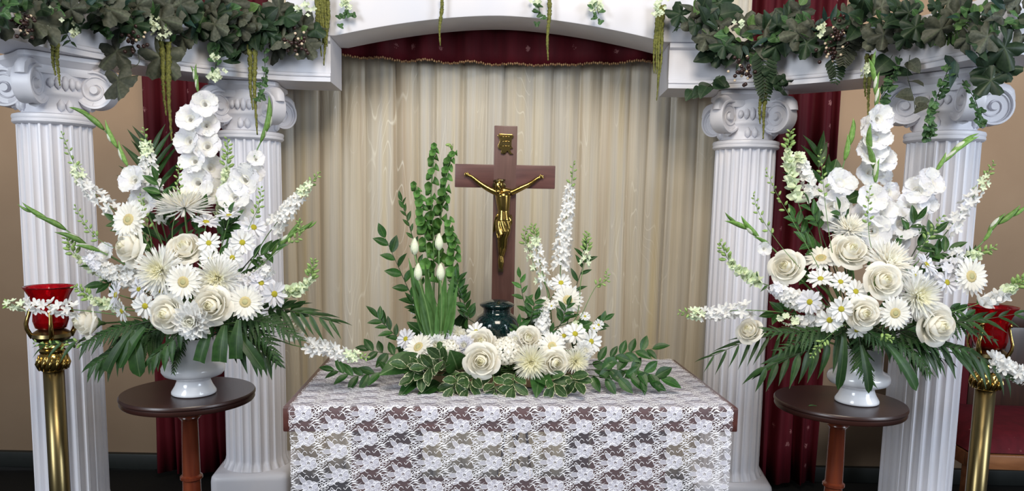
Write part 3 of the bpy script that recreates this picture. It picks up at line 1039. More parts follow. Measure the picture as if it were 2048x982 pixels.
lb.grid(loin, 12, 40)
lo = inst('loincloth', lb.mesh('loincloth', MT['bronze'], recalc=False), fig)
lo.modifiers.new('cloth_thickness', 'SOLIDIFY').thickness = 0.002
kb = MB()
for j in range(4):
    kb.tube(catmull([kz(997 + j, 428, .026), kz(992 + j, 440, .020), kz(990 + j * 1.5, 455, .016), kz(989 + j * 1.7, 466 - 3 * j, .015)], 6), [2.4 * U, 2.2 * U, 2 * U, 1.9 * U, 2 * U, 1.8 * U, 0.8 * U], 6)
inst('cloth_knot', kb.mesh('cloth_knot', MT['bronze']), fig)
inst('foot_block', MB().box(-5 * U, 5 * U, -0.014, 0, zarm + (353 - 543) * kx, zarm + (353 - 534) * kx).mesh('foot_block', MT['brass_old'], bevel=0.001), cr, T(-5 * U, -th_, 0))

# ================================================================== URN
YU = 2.27
pu = at(994, 612, YU)
ku = 1 / ppm(pu)
uz = at(994, 735, YU).z
ur = thing('cremation_urn', 'dark green speckled urn with silver bands among the flowers', 'urn', (pu.x, YU, TZ + 0.028))
h = lambda py: at(994, py, YU).z - TZ - 0.028
inst('urn_body', MB().lathe([(0.02, 0.0), (27 * ku, 0.001), (31 * ku, h(725)), (40 * ku, h(700)), (44.5 * ku, h(672)), (45.5 * ku, h(655)), (44 * ku, h(644)), (39 * ku, h(634)), (31 * ku, h(628)), (28 * ku, h(626)), (27 * ku, h(620)), (27.5 * ku, h(616))], 48).mesh('urn_body', MT['urn']), ur)
inst('urn_lid', MB().lathe([(26 * ku, h(618)), (29 * ku, h(615.5)), (34.5 * ku, h(611)), (35 * ku, h(608.5)), (31 * ku, h(606)), (23 * ku, h(602)), (21 * ku, h(601.5)), (15 * ku, h(600)), (5 * ku, h(599)), (0.001, h(599))], 48).mesh('urn_lid', MT['urn']), ur)
for p0, p1 in ((668, 664.5), (676, 674)):
    r = 45.6 * ku
    inst('silver_band', MB().lathe([(r - 0.003, h(p0)), (r + 0.0012 - 0.0006, h(p0)), (r + 0.0016, h(p1)), (r - 0.003, h(p1))], 48).mesh('silver_band', MT['silver'], smooth='auto'), ur)


# ================================================================== ROUND PEDESTAL TABLES, VASES
def pedestal(label, x, y, r, z):
    o = thing('pedestal_table', label, 'side table', (x, y, 0), 'round mahogany pedestal tables')
    top = MB().lathe([(r * 0.92, z - 0.028), (r * 0.975, z - 0.026), (r * 0.99, z - 0.022), (r * 0.985, z - 0.012), (r * 1.0, z - 0.009), (r * 1.0, z - 0.004), (r * 0.985, z), (r * 0.9, z)], 72)
    inst('table_top', top.mesh('table_top', MT['mahogany'], smooth='auto'), o)
    pp = 0.026
    prof = [(0.038, z - 0.029), (0.038, z - 0.045), (0.034, z - 0.058), (0.026, z - 0.064), (0.030, z - 0.070), (0.031, z - 0.074), (0.027, z - 0.079), (pp * 0.86, z - 0.085), (pp * 0.93, z - 0.20), (pp * 0.95, z - 0.245), (0.031, z - 0.250), (0.031, z - 0.257), (pp * 0.95, z - 0.262), (pp, 0.40), (pp * 1.1, 0.30), (0.036, 0.29), (0.036, 0.27), (0.028, 0.25), (0.040, 0.20), (0.040, 0.12)]
    inst('post', MB().lathe(prof, 8 if False else 16).mesh('post', MT['mahogany_red'], smooth='auto'), o)
    for k in range(3):
        a = k * 2 * PI / 3 + 0.5
        pts = catmull([(0.02, 0, 0.19), (0.10, 0, 0.17), (0.17, 0, 0.09), (0.23, 0, 0.018)], 10)
        inst('foot', MB().tube(pts, [0.026 - 0.0012 * i for i in range(11)], 8, flat=0.7).mesh('foot', MT['mahogany']), o, RZ(a))
    return o


pl_ = at(377.5, 782, 2.06)
pr_ = at(1679, 800, 2.10)
kL, kR = 1 / ppm(pl_), 1 / ppm(pr_)
RS = 138 * kL / 1.09
pedestal('round mahogany pedestal table under the left flower vase', pl_.x, pl_.y, RS, pl_.z)
pedestal('round mahogany pedestal table under the right flower vase', pr_.x, pr_.y, RS, pr_.z)


def vase(label, p):
    o = thing('footed_vase', label, 'vase', p, 'white footed ceramic vases')
    pf = [(0.056, 0.0), (0.0595, 0.003), (0.059, 0.009), (0.050, 0.024), (0.0445, 0.038), (0.046, 0.045), (0.062, 0.050), (0.077, 0.056), (0.0835, 0.066), (0.084, 0.076), (0.079, 0.086), (0.066, 0.092), (0.062, 0.098), (0.062, 0.115), (0.062, 0.140), (0.064, 0.160), (0.065, 0.162), (0.060, 0.160), (0.052, 0.135), (0.02, 0.12)]
    inst('vase_body', MB().lathe(pf, 48).mesh('vase_body', MT['vase']), o)
    return o


vl = at(388, 776, 2.035)
vl.z = pl_.z + 0.001
vr = at(1714, 791, 2.08)
vr.z = pr_.z + 0.001
vase('white footed ceramic vase holding the left flower arrangement', vl)
vase('white footed ceramic vase holding the right flower arrangement', vr)
sc_ = at(1617, 806, 2.02)
lf_ = MB().tube(catmull([(0, 0, 0.001), (0.01, 0.002, 0.003), (0.024, -0.002, 0.002)], 5), [0.0006, 0.002, 0.0028, 0.002, 0.0015, 0.0004], 5, flat=0.5)
tag(inst('leaf_scrap', lf_.mesh('leaf_scrap', MT['salal']), None, T(sc_.x, sc_.y, pr_.z + 0.0012)), 'small fallen green leaf scrap on the right round table', 'leaf')


# ================================================================== BRASS CANDLE STANDS
def candle_stand(label, x, y, zt_, rp=0.0275):
    """zt_ = rim height of the red glass"""
    o = thing('candle_stand', label, 'candle stand', (x, y, 0), 'brass floor stands with red glass cups')
    z = zt_
    inst('pole', MB().lathe([(rp * 1.04, 0.05), (rp, 0.3), (rp, z - 0.245)], 32).mesh('pole', MT['brass_old']), o)
    inst('base', MB().lathe([(0.10, 0.0), (0.10, 0.015), (0.09, 0.025), (0.06, 0.04), (0.04, 0.055)], 40).mesh('base', MT['brass_old'], smooth='auto'), o)
    kn = MB().lathe([(0.030, z - 0.250), (0.035, z - 0.246), (0.039, z - 0.235), (0.040, z - 0.218), (0.036, z - 0.204), (0.031, z - 0.198), (0.034, z - 0.194), (0.034, z - 0.188), (0.030, z - 0.184), (0.034, z - 0.178), (0.031, z - 0.170), (0.026, z - 0.165)], 32)
    kno = inst('collar', kn.mesh('collar', MT['brass'], smooth='auto'), o)
    mb = MB()
    for k in range(14):
        a = 2 * PI * k / 14
        mb.tube([(0.037 * math.cos(a), 0.037 * math.sin(a), z - 0.246), (0.0415 * math.cos(a + 0.14), 0.0415 * math.sin(a + 0.14), z - 0.228), (0.037 * math.cos(a + 0.34), 0.037 * math.sin(a + 0.34), z - 0.204)], [0.003, 0.005, 0.002], 6)
    inst('leaf_carving', mb.mesh('leaf_carving', MT['brass']), kno, kind='stuff')
    inst('cup_holder', MB().lathe([(0.026, z - 0.168), (0.044, z - 0.160), (0.052, z - 0.148), (0.050, z - 0.138), (0.036, z - 0.128), (0.030, z - 0.124), (0.036, z - 0.118)], 40).mesh('cup_holder', MT['brass_old'], smooth='auto'), o)
    for k in range(4):
        a = 2 * PI * k / 4 + 0.55
        pts = catmull([(0.048, 0, z - 0.150), (0.062, 0, z - 0.115), (0.054, 0, z - 0.080), (0.049, 0, z - 0.056), (0.056, 0, z - 0.050)], 10)
        inst('scroll_arm', MB().tube(pts, [0.005, 0.005, 0.0048, 0.0045, 0.004, 0.004, 0.004, 0.004, 0.004, 0.0045, 0.005], 6, flat=1.6).mesh('scroll_arm', MT['brass']), o, RZ(a))
    prof = [(0.026, z - 0.128), (0.040, z - 0.122), (0.046, z - 0.100), (0.044, z - 0.070), (0.044, z - 0.050), (0.052, z - 0.028), (0.064, z - 0.006), (0.067, z - 0.001), (0.066, z), (0.062, z - 0.006), (0.049, z - 0.030), (0.041, z - 0.052), (0.041, z - 0.072), (0.042, z - 0.100), (0.036, z - 0.118), (0.001, z - 0.122)]
    inst('glass_cup', MB().lathe(prof, 48, mod=lambda a, j: 1 + (0.012 * math.sin(12 * a) if j < 9 else 0)).mesh('glass_cup', MT['ruby']), o)
    return o


c1 = at(105, 572, 2.14)
candle_stand('brass floor stand with ruby glass cup at the far left', at(103, 660, 2.14).x, 2.14, c1.z)
c2 = at(1985, 612, 2.16)
candle_stand('brass floor stand with ruby glass cup at the far right', at(1979, 690, 2.16).x, 2.16, c2.z)

# ================================================================== CHAIR (right edge)
ch = thing('upholstered_chair', 'wooden armchair with wine-red patterned seat at the right edge', 'chair', (2.02, 2.62, 0), rz=-0.05)
zs_ = at(2000, 905, 2.55).z
for x in (-0.30, 0.30):
    inst('leg', MB().box(x - 0.025, x + 0.025, 0.0, 0.05, 0, zs_ - 0.075).mesh('leg', MT['chairwood'], bevel=0.004), ch)
    inst('leg', MB().box(x - 0.025, x + 0.025, 0.50, 0.55, 0, zs_ + 0.42).mesh('leg', MT['chairdark'], bevel=0.004), ch)
inst('seat_rail', MB().box(-0.33, 0.33, -0.01, 0.03, zs_ - 0.090, zs_ - 0.035).mesh('seat_rail', MT['chairwood'], bevel=0.006), ch)
inst('seat_rail', MB().box(-0.33, -0.29, 0.03, 0.52, zs_ - 0.090, zs_ - 0.035).mesh('seat_rail', MT['chairwood'], bevel=0.006), ch)
inst('seat', MB().grid(lambda u, v: (-0.325 + 0.65 * v, 0.0 + 0.52 * u, zs_ - 0.03 + 0.075 * (1 - (2 * v - 1) ** 6) * (1 - (2 * u - 1) ** 6) ** 0.8), 16, 16).mesh('seat', MT['red_seat'], recalc=False), ch)
inst('back_cushion', MB().box(-0.275, -0.062, 0.515, 0.54, zs_ - 0.02, zs_ + 0.36).mesh('back_cushion', MT['red'], bevel=0.008), ch)
inst('back_panel', MB().box(-0.060, 0.275, 0.518, 0.54, zs_ - 0.02, zs_ + 0.36).mesh('back_panel', MT['chairdark'], bevel=0.004), ch)
inst('back_post', MB().box(0.03, 0.075, 0.505, 0.535, zs_ - 0.02, zs_ + 0.36).mesh('back_post', MT['chairdark'], bevel=0.004), ch)
inst('top_rail', MB().box(-0.33, 0.33, 0.505, 0.55, zs_ + 0.36, zs_ + 0.43).mesh('top_rail', MT['chairdark'], bevel=0.01), ch)

# ================================================================== FLOWER AND LEAF MESHES (unit size, shared)
def oval(u): return math.sin(PI * min(1, 0.04 + 0.96 * u) ** 0.85)
def ray(u): return (0.35 + 0.65 * math.sin(PI * 0.5 * min(1, u * 1.3))) * (1 - max(0, (u - 0.78) / 0.22) ** 2.2 * 0.85)
def lance(u): return math.sin(PI * u ** 0.7) * (1 - 0.35 * u) + 0.02
def broad(u): return max(0.03, math.sin(PI * u ** 0.62)) ** 0.8
def strapf(u): return (0.4 + 0.6 * min(1, u * 2.2)) * (1 - max(0, (u - 0.8) / 0.2) ** 2 * 0.95)
def roundp(u): return min(1.0, 0.30 + 1.25 * u) * (math.sqrt(max(0.0, 1 - ((u - 0.55) / 0.45) ** 2)) if u > 0.55 else 1.0) + 0.02
def obov(u): return max(0.03, math.sin(PI * u ** 1.15)) ** 0.75
def cutf(u): return 0.35 + 0.65 * min(1, u * 1.8)


def blade(L, W, prof, nu=6, nv=2, bend=0.0, bend0=0.0, cup=0.0, fold=0.0, ruf=0.0, twist=0.0, mb=None, mx=None, k=6.0):
    """petal or leaf along +x from the origin, face up +z; bend lifts the tip, cup raises the edges, fold makes a V"""
    pts = []
    x = z = 0.0
    sp_ = []
    for i in range(nu + 1):
        u = i / nu
        a = bend0 + bend * u
        sp_.append((x, z, a))
        x += L / nu * math.cos(a)
        z += L / nu * math.sin(a)
    vs = []
    for i in range(nu + 1):
        u = i / nu
        x, z, a = sp_[i]
        w = W * prof(u) / 2
        for j in range(nv + 1):
            v = -1 + 2 * j / nv
            n = cup * v * v * w * 2 + fold * abs(v) * w + ruf * W * math.sin(k * u * 2 + 5 * v) * abs(v) * u
            y = v * w
            tw = twist * u
            y, n = y * math.cos(tw) - n * math.sin(tw), y * math.sin(tw) + n * math.cos(tw)
            vs.append((x - math.sin(a) * n, y, z + math.cos(a) * n))
    fs = [(i * (nv + 1) + j, (i + 1) * (nv + 1) + j, (i + 1) * (nv + 1) + j + 1, i * (nv + 1) + j + 1) for i in range(nu) for j in range(nv)]
    m = mb or MB()
    if mx is not None:
        vs = [tuple(mx @ V(p)) for p in vs]
    return m.add(vs, fs)


def polar(rf, zf, nt=30, nr=3):
    vs = [(0, 0, zf(0, 0))]
    for i in range(1, nr + 1):
        for k in range(nt):
            a = 2 * PI * k / nt
            r = rf(a) * i / nr
            vs.append((r * math.cos(a), r * math.sin(a), zf(i / nr, a)))
    fs = [(0, 1 + k, 1 + (k + 1) % nt) for k in range(nt)]
    for i in range(nr - 1):
        o = 1 + i * nt
        fs += [(o + k, o + nt + k, o + nt + (k + 1) % nt, o + (k + 1) % nt) for k in range(nt)]
    return MB().add(vs, fs)


def rim_attr(me, nu, nv):
    at_ = me.attributes.new('rim', 'FLOAT', 'POINT')
    vals = []
    for i in range(nu + 1):
        for j in range(nv + 1):
            v = abs(-1 + 2 * j / nv)
            vals.append(max(v, (i / nu) ** 4, 0.0) * 0.85)
    at_.data.foreach_set('value', vals)
    return me


MS = {}


def ms(key, fn):
    if key not in MS:
        MS[key] = fn()
    return MS[key]


# ---- rose petals by layer: n, base radius, belly radius, lip radius, height, half angle, reflex, material
ROSE = [(2, .03, .09, .035, 1.04, 1.9, .0, 'p_core'), (3, .05, .145, .085, 1.06, 1.45, .0, 'p_core'), (3, .07, .22, .15, 1.07, 1.35, .01, 'p_core'), (4, .09, .32, .23, 1.04, 1.10, .03, 'p_rose'),
        (4, .10, .46, .42, .98, 1.05, .06, 'p_rose'), (5, .11, .60, .64, .86, .90, .12, 'p_rose'), (5, .10, .68, .82, .64, .80, .24, 'p_rose')]


def rose_petal(l, var):
    n, rb, rm, rt, h, ha, rx, mat = ROSE[l]
    rnd = random.Random(l * 10 + var)
    k1, k2 = rnd.uniform(0, 6), rnd.uniform(0.8, 1.2)

    def fn(u, v_):
        v = -1 + 2 * v_
        r = rb * (1 - u) * (1 - u) + (4 * rm - rb - rt) * u * (1 - u) * 0.5 * 2 * 0.5 + rt * u * u + rm * 0.0
        r = (1 - u) ** 2 * rb + 2 * u * (1 - u) * (2 * rm - 0.5 * (rb + rt)) + u * u * rt
        e = max(0, (u - 0.72) / 0.28)
        r += rx * e * e * (1 - 0.4 * v * v)
        z = h * (u ** 0.9) * (1 - 0.20 * (abs(v) ** 2.4) * u) - rx * 0.75 * e * e
        r *= 1 + 0.10 * v + 0.02 * math.sin(k1 + 4 * v) * u
        a = ha * v * (0.55 + 0.45 * math.sin(PI * min(1, 0.15 + u * 0.55))) * k2
        return (r * math.cos(a), r * math.sin(a), z)
    return MB().grid(fn, 8, 8).mesh('petal', MT[mat], recalc=False)


def g_petal(L, W, mat, bend, nu=5, cup=0.12, prof=ray):
    return blade(L, W, prof, nu, 2, bend, 0.0, cup).mesh('petal', MT[mat], recalc=False)


# ================================================================== FLOWER BUILDERS
def stem_obj(root, pts, r0=0.0022, r1=0.0018, mat='stem', n=10):
    p = catmull(pts, n)
    me = MB().tube([q - root.location for q in p], [r0 + (r1 - r0) * i / n for i in range(n + 1)], 6).mesh('stem', MT[mat], recalc=False)
    return inst('stem', me, root)


class Arr:
    """an arrangement: mouth = where the stems enter, (cx, cy) = middle of the bunch in the picture, Y = its depth"""
    def __init__(s, mouth, cx, cy, Y, where, group):
        s.m, s.cx, s.cy, s.Y, s.w, s.g = V(mouth), cx, cy, Y, where, group
        s.k = 0

    def foot(s):
        s.k += 1
        a = s.k * 2.4
        r = 0.006 + 0.030 * ((s.k * 0.618) % 1)
        return s.m + V((r * math.cos(a) * s.sx, r * math.sin(a) * s.sy, 0))
    sx = sy = 1.0

    def head(s, px, py, dy, fx=None, fz=None):
        p = at(px, py, s.Y + dy)
        n = V(((px - s.cx) / 240 if fx is None else fx, -1.0, (s.cy - py) / 260 + 0.12 if fz is None else fz)).normalized()
        return p, n


def begin(A, name, label, cat, p, n, back=0.05):
    f = A.foot()
    root = thing(name, label, cat, f, A.g)
    c = p - n * back
    mid = f.lerp(c, 0.55) + V((0, 0.02, 0.02))
    return root, f, [f, mid, c]


def rose(A, px, py, dy, rpx, label, fx=None, fz=None, tight=1.0):
    p, n = A.head(px, py, dy, fx, fz)
    r = rpx / ppm(p)
    root, f, st = begin(A, 'white_rose', label, 'rose', p, n, r * 0.9)
    stem_obj(root, st, 0.003, 0.0026)
    hx = T(p - f) @ face(n) @ RZ(random.uniform(0, 6)) @ S(r * 1.12 * tight, r * 1.12 * tight, r * 1.35) @ T(0, 0, -0.62)
    off = 0
    for l in range(len(ROSE)):
        cnt = ROSE[l][0]
        off += 0.9
        for k in range(cnt):
            var = k % 2
            me = ms(('rose', l, var), lambda: rose_petal(l, var))
            inst('petal', me, root, hx @ RZ(off + k * 2 * PI / cnt) @ S(1, 1, random.uniform(0.95, 1.03)))
    inst('heart', ms('heartbud', lambda: MB().lathe([(.05, .55), (.05, .8), (.035, .92), (.02, .97), (.004, .99)], 12).mesh('heart', MT['p_core'])), root, hx)
    me = ms('calyx', lambda: MB().lathe([(0.02, -0.28), (0.10, -0.2), (0.14, -0.05), (0.30, 0.06), (0.42, 0.2), (0.40, 0.22), (0.2, 0.1)], 10, cap=True).mesh('calyx', MT['stem']))
    inst('calyx', me, root, hx)
    return root


def gerbera(A, px, py, dy, rpx, label, fx=None, fz=None):
    p, n = A.head(px, py, dy, fx, fz)
    r = rpx / ppm(p)
    root, f, st = begin(A, 'white_gerbera', label, 'gerbera', p, n, 0.012)
    stem_obj(root, st, 0.003, 0.003)
    hx = T(p - f) @ face(n) @ RZ(random.uniform(0, 6)) @ S(r)
    rnd = random.Random(px)
    for ring, (cnt, L, r0, el, z) in enumerate(((23, 0.78, 0.22, 0.06, 0.0), (19, 0.62, 0.20, 0.28, 0.05))):
        for k in range(cnt):
            v = rnd.randint(0, 1)
            me = ms(('gp', ring, v), lambda: g_petal(L, 0.19, 'p_white' if ring == 0 else 'p_rose', (-0.22, 0.1)[v] if ring == 0 else (0.1, -0.2)[v]))
            a = 2 * PI * (k + 0.5 * ring) / cnt + rnd.uniform(-0.05, 0.05)
            inst('petal', me, root, hx @ RZ(a) @ T(r0, 0, z) @ RY(-el - rnd.uniform(-0.06, 0.06)) @ S(rnd.uniform(0.93, 1.05)))
    e = ms('g_eye', lambda: MB().lathe([(0.30, 0.0), (0.31, 0.06), (0.27, 0.12), (0.18, 0.14), (0.14, 0.115), (0.02, 0.10)], 24, mod=lambda a, j: 1 + 0.05 * math.sin(a * 12 + j)).mesh('flower_eye', MT['g_eye']))
    eo = inst('flower_eye', e, root, hx)
    c = ms('g_core', lambda: MB().lathe([(0.15, 0.10), (0.145, 0.13), (0.08, 0.145), (0.01, 0.15)], 16).mesh('eye_core', MT['g_core']))
    inst('eye_core', c, eo)
    return root


def daisy(A, px, py, dy, rpx, label, fx=None, fz=None, mat='p_white', eye=True):
    p, n = A.head(px, py, dy, fx, fz)
    r = rpx / ppm(p)
    root, f, st = begin(A, 'white_daisy', label, 'daisy', p, n, 0.008)
    stem_obj(root, st, 0.0018, 0.0015)
    hx = T(p - f) @ face(n) @ RZ(random.uniform(0, 6)) @ S(r)
    rnd = random.Random(px * 3 + py)
    for ring, cnt in enumerate((14, 8)):
        for k in range(cnt):
            v = rnd.randint(0, 1)
            me = ms(('dp', mat, v), lambda: g_petal(0.82, 0.30, mat, (-0.3, 0.25)[v], 5, 0.18))
            a = 2 * PI * (k + 0.5 * ring) / cnt + rnd.uniform(-0.08, 0.08)
            inst('petal', me, root, hx @ RZ(a) @ T(0.18, 0, 0.05 * ring) @ RY(-rnd.uniform(0.0, 0.2) - 0.22 * ring) @ S(rnd.uniform(0.86, 1.03) * (0.9 if ring else 1)))
    e = ms('d_eye', lambda: MB().lathe([(0.215, 0.0), (0.22, 0.06), (0.185, 0.12), (0.10, 0.15), (0.01, 0.155)], 16).mesh('flower_eye', MT['d_eye']))
    inst('flower_eye', e, root, hx)
    return root


def spider_mesh(lo, hi, mat, seed, W=0.066, hook=0.8):
    rnd = random.Random(seed)
    mb = MB()
    for el, cnt, L in [(1.45, 12, .46), (1.25, 18, .52), (1.02, 26, .62), (.80, 32, .76), (.56, 36, .88), (.32, 38, .97), (.08, 36, 1.0), (-.14, 28, .98)][lo:hi]:
        for k in range(cnt):
            a = 2 * PI * k / cnt + rnd.uniform(-.12, .12)
            e = el + rnd.uniform(-.1, .1)
            l = L * rnd.uniform(0.86, 1.06) - 0.06
            blade(l, W * rnd.uniform(.85, 1.2), strapf, 6, 2, rnd.uniform(0.1, hook) * (0.6 if el > .8 else 1), -0.15, 0.4, mb=mb, mx=RZ(a) @ RY(-e) @ T(0.06, 0, 0) @ RX(rnd.uniform(-.3, .3)))
    return mb.mesh('petal_whorl', MT[mat], recalc=False)


def spider(A, px, py, dy, rpx, label, fx=None, fz=None, warm=0):
    p, n = A.head(px, py, dy, fx, fz)
    r = rpx / ppm(p)
    root, f, st = begin(A, 'spider_chrysanthemum', label, 'chrysanthemum', p, n, 0.02)
    stem_obj(root, st, 0.003, 0.0028)
    hx = T(p - f) @ face(n) @ RZ(random.uniform(0, 6)) @ S(r) @ T(0, 0, -0.25)
    mats = (('p_yel', 'p_cream', 'p_white'), ('p_cream', 'p_rose', 'p_white'), ('p_yel', 'p_yel', 'p_cream'))[warm]
    for q, (lo, hi) in enumerate(((0, 3), (3, 5), (5, 8))):
        me = ms(('sp', warm, q), lambda: spider_mesh(lo, hi, mats[q], q + 10 * warm))
        inst('petal_whorl', me, root, hx, 'stuff')
    inst('calyx', ms('sp_cal', lambda: MB().lathe([(0.02, -0.16), (0.14, -0.12), (0.2, -0.03), (0.02, 0.02)], 12).mesh('calyx', MT['stem'])), root, hx)
    return root


def mum(A, px, py, dy, rpx, label, fx=None, fz=None, mat='p_white'):
    p, n = A.head(px, py, dy, fx, fz)
    r = rpx / ppm(p)
    root, f, st = begin(A, 'double_chrysanthemum', label, 'chrysanthemum', p, n, 0.02)
    stem_obj(root, st, 0.003, 0.0028)
    hx = T(p - f) @ face(n) @ RZ(random.uniform(0, 6)) @ S(r) @ T(0, 0, -0.3)
    rnd = random.Random(px)
    for el, cnt, L in ((1.35, 5, .52), (1.1, 9, .62), (.82, 13, .74), (.52, 16, .88), (.2, 18, 1.0), (-.1, 15, 1.02)):
        for k in range(cnt):
            v = rnd.randint(0, 1)
            mt = 'p_cream' if el > 1.0 else mat
            me = ms(('mp', mt, v), lambda: blade(0.95, 0.31, ray, 6, 2, (0.9, 0.55)[v], -0.25, 0.35).mesh('petal', MT[mt], recalc=False))
            inst('petal', me, root, hx @ RZ(2 * PI * k / cnt + rnd.uniform(-.1, .1) + el) @ RY(-el + rnd.uniform(-.08, .08)) @ T(0.04, 0, 0) @ S(L * rnd.uniform(.92, 1.06), 1.0, 1.0))
    return root


def floret_mesh(kind, mat):
    if kind == 'star':                            # larkspur: five pointed lobes, shallow cup
        m = polar(lambda a: 0.42 + 0.62 * abs(math.cos(2.5 * a)) ** 1.3, lambda q, a: 0.42 * q * q - 0.12 + 0.10 * math.sin(5 * a + 1) * q, 30, 3)
    elif kind == 'ruffle':                        # stock: ruffled round floret
        m = polar(lambda a: 0.74 + 0.26 * abs(math.cos(2 * a)) + 0.05 * math.sin(9 * a), lambda q, a: 0.30 * q * q + 0.16 * q * math.sin(7 * a) - 0.08, 32, 3)
    elif kind == 'pouch':                         # snapdragon: deep two-lipped cup
        m = polar(lambda a: 0.60 + 0.32 * abs(math.cos(1.5 * a)) + 0.18 * max(0, math.sin(a)), lambda q, a: 1.5 * math.sin(PI * 0.5 * (1 - q)) * -1.0 + 0.35 * q ** 4 * math.sin(4 * a), 26, 5)
    else:                                         # hydrangea: four broad sepals
        m = polar(lambda a: 0.35 + 0.68 * abs(math.cos(2 * a)) ** 0.55, lambda q, a: 0.16 * math.cos(4 * a) * q + 0.05 * q, 32, 2)
    return m.mesh('floret', MT[mat], recalc=False)


def bud_mesh(mat, s=1.0):
    return MB().lathe([(0.02, -1), (0.42, -0.6), (0.55, 0.0), (0.40, 0.6), (0.05, 1.0)], 7).mesh('bud', MT[mat], recalc=False)


def spike(A, name, cat, label, pts, dy0, dy1, kind, fpx, nfl, t0, t1, nbud=8, bpx=4.5, mat='p_white', mat2='p_green', spread=1.0, stemw=0.0018, leafy=0, smat='stem', from_foot=True):
    """flower spike along a picture path (base to tip): florets between t0 and t1, buds from t1 to the tip"""
    P = []
    for i, (x, y) in enumerate(pts):
        u = i / (len(pts) - 1)
        P.append(at(x, y, A.Y + dy0 + (dy1 - dy0) * u))
    f = A.foot()
    root = thing(name, label, cat, f, A.g)
    path = catmull(P, 40)
    full = ([f, f.lerp(P[0], 0.5) + V((0, 0.015, 0.01))] if from_foot else []) + P
    n = 8 + 4 * len(P)
    pth = catmull(full, n)
    inst('stem', MB().tube([q - f for q in pth], [stemw * (1.25 - 0.9 * i / n) for i in range(n + 1)], 6).mesh('stem', MT[smat], recalc=False), root)
    k_ = 1 / ppm(P[0])
    rnd = random.Random(int(pts[0][0] * 7 + pts[-1][1]))

    def frame(t):
        i = min(39, int(t * 40))
        q = path[i].lerp(path[i + 1], t * 40 - i)
        d = (path[i + 1] - path[i]).normalized()
        return q, d
    for k in range(nfl):
        t = t0 + (t1 - t0) * (k + rnd.uniform(-.3, .3)) / max(1, nfl - 1)
        t = min(max(t, 0), 1)
        q, d = frame(t)
        a = k * 2.4 + rnd.uniform(-.4, .4)
        side = d.orthogonal().normalized()
        out = side * math.cos(a) + d.cross(side) * math.sin(a)
        out = (out + V((0, -0.55, 0)) + d * 0.35).normalized()
        sz = fpx * k_ * (1.08 - 0.42 * k / max(1, nfl)) * rnd.uniform(.85, 1.15)
        m_ = mat if k < nfl * 0.72 else mat2
        me = ms(('fl', kind, m_), lambda: floret_mesh(kind, m_))
        inst('floret', me, root, T(q - f + out * sz * 0.95 * spread) @ face(out + V((rnd.uniform(-.25, .25), 0, rnd.uniform(-.2, .25)))) @ RZ(rnd.uniform(0, 6)) @ S(sz))
    bm_ = ms(('bud', 'bud'), lambda: bud_mesh('bud'))
    for k in range(nbud):
        t = t1 + (1 - t1) * (k + 0.5) / nbud
        q, d = frame(min(t, 0.999))
        a = k * 2.4
        side = d.orthogonal().normalized()
        out = (side * math.cos(a) + d.cross(side) * math.sin(a) + d * 0.7).normalized()
        sz = bpx * k_ * (1.1 - 0.55 * k / max(1, nbud))
        tip = q - f + out * sz * 1.7
        inst('bud', bm_, root, T(tip) @ face(out) @ S(sz, sz, sz * 1.15))
    for k in range(leafy):
        t = 0.05 + (t1 - 0.05) * 0.8 * k / max(1, leafy)
        q, d = frame(min(t, .99))
        a = k * 2.4 + 1
        side = d.orthogonal().normalized()
        out = (side * math.cos(a) + d.cross(side) * math.sin(a) + d * 0.6).normalized()
        me = ms('spikeleaf', lambda: blade(1, 0.28, lance, 5, 2, -0.4, 0.2, 0.0, 0.3).mesh('leaf', MT['salal'], recalc=False))
        inst('leaf', me, root, T(q - f) @ align(out, V((0, -1, 0.5))) @ S(20 * k_ * rnd.uniform(.7, 1.2)))
    return root


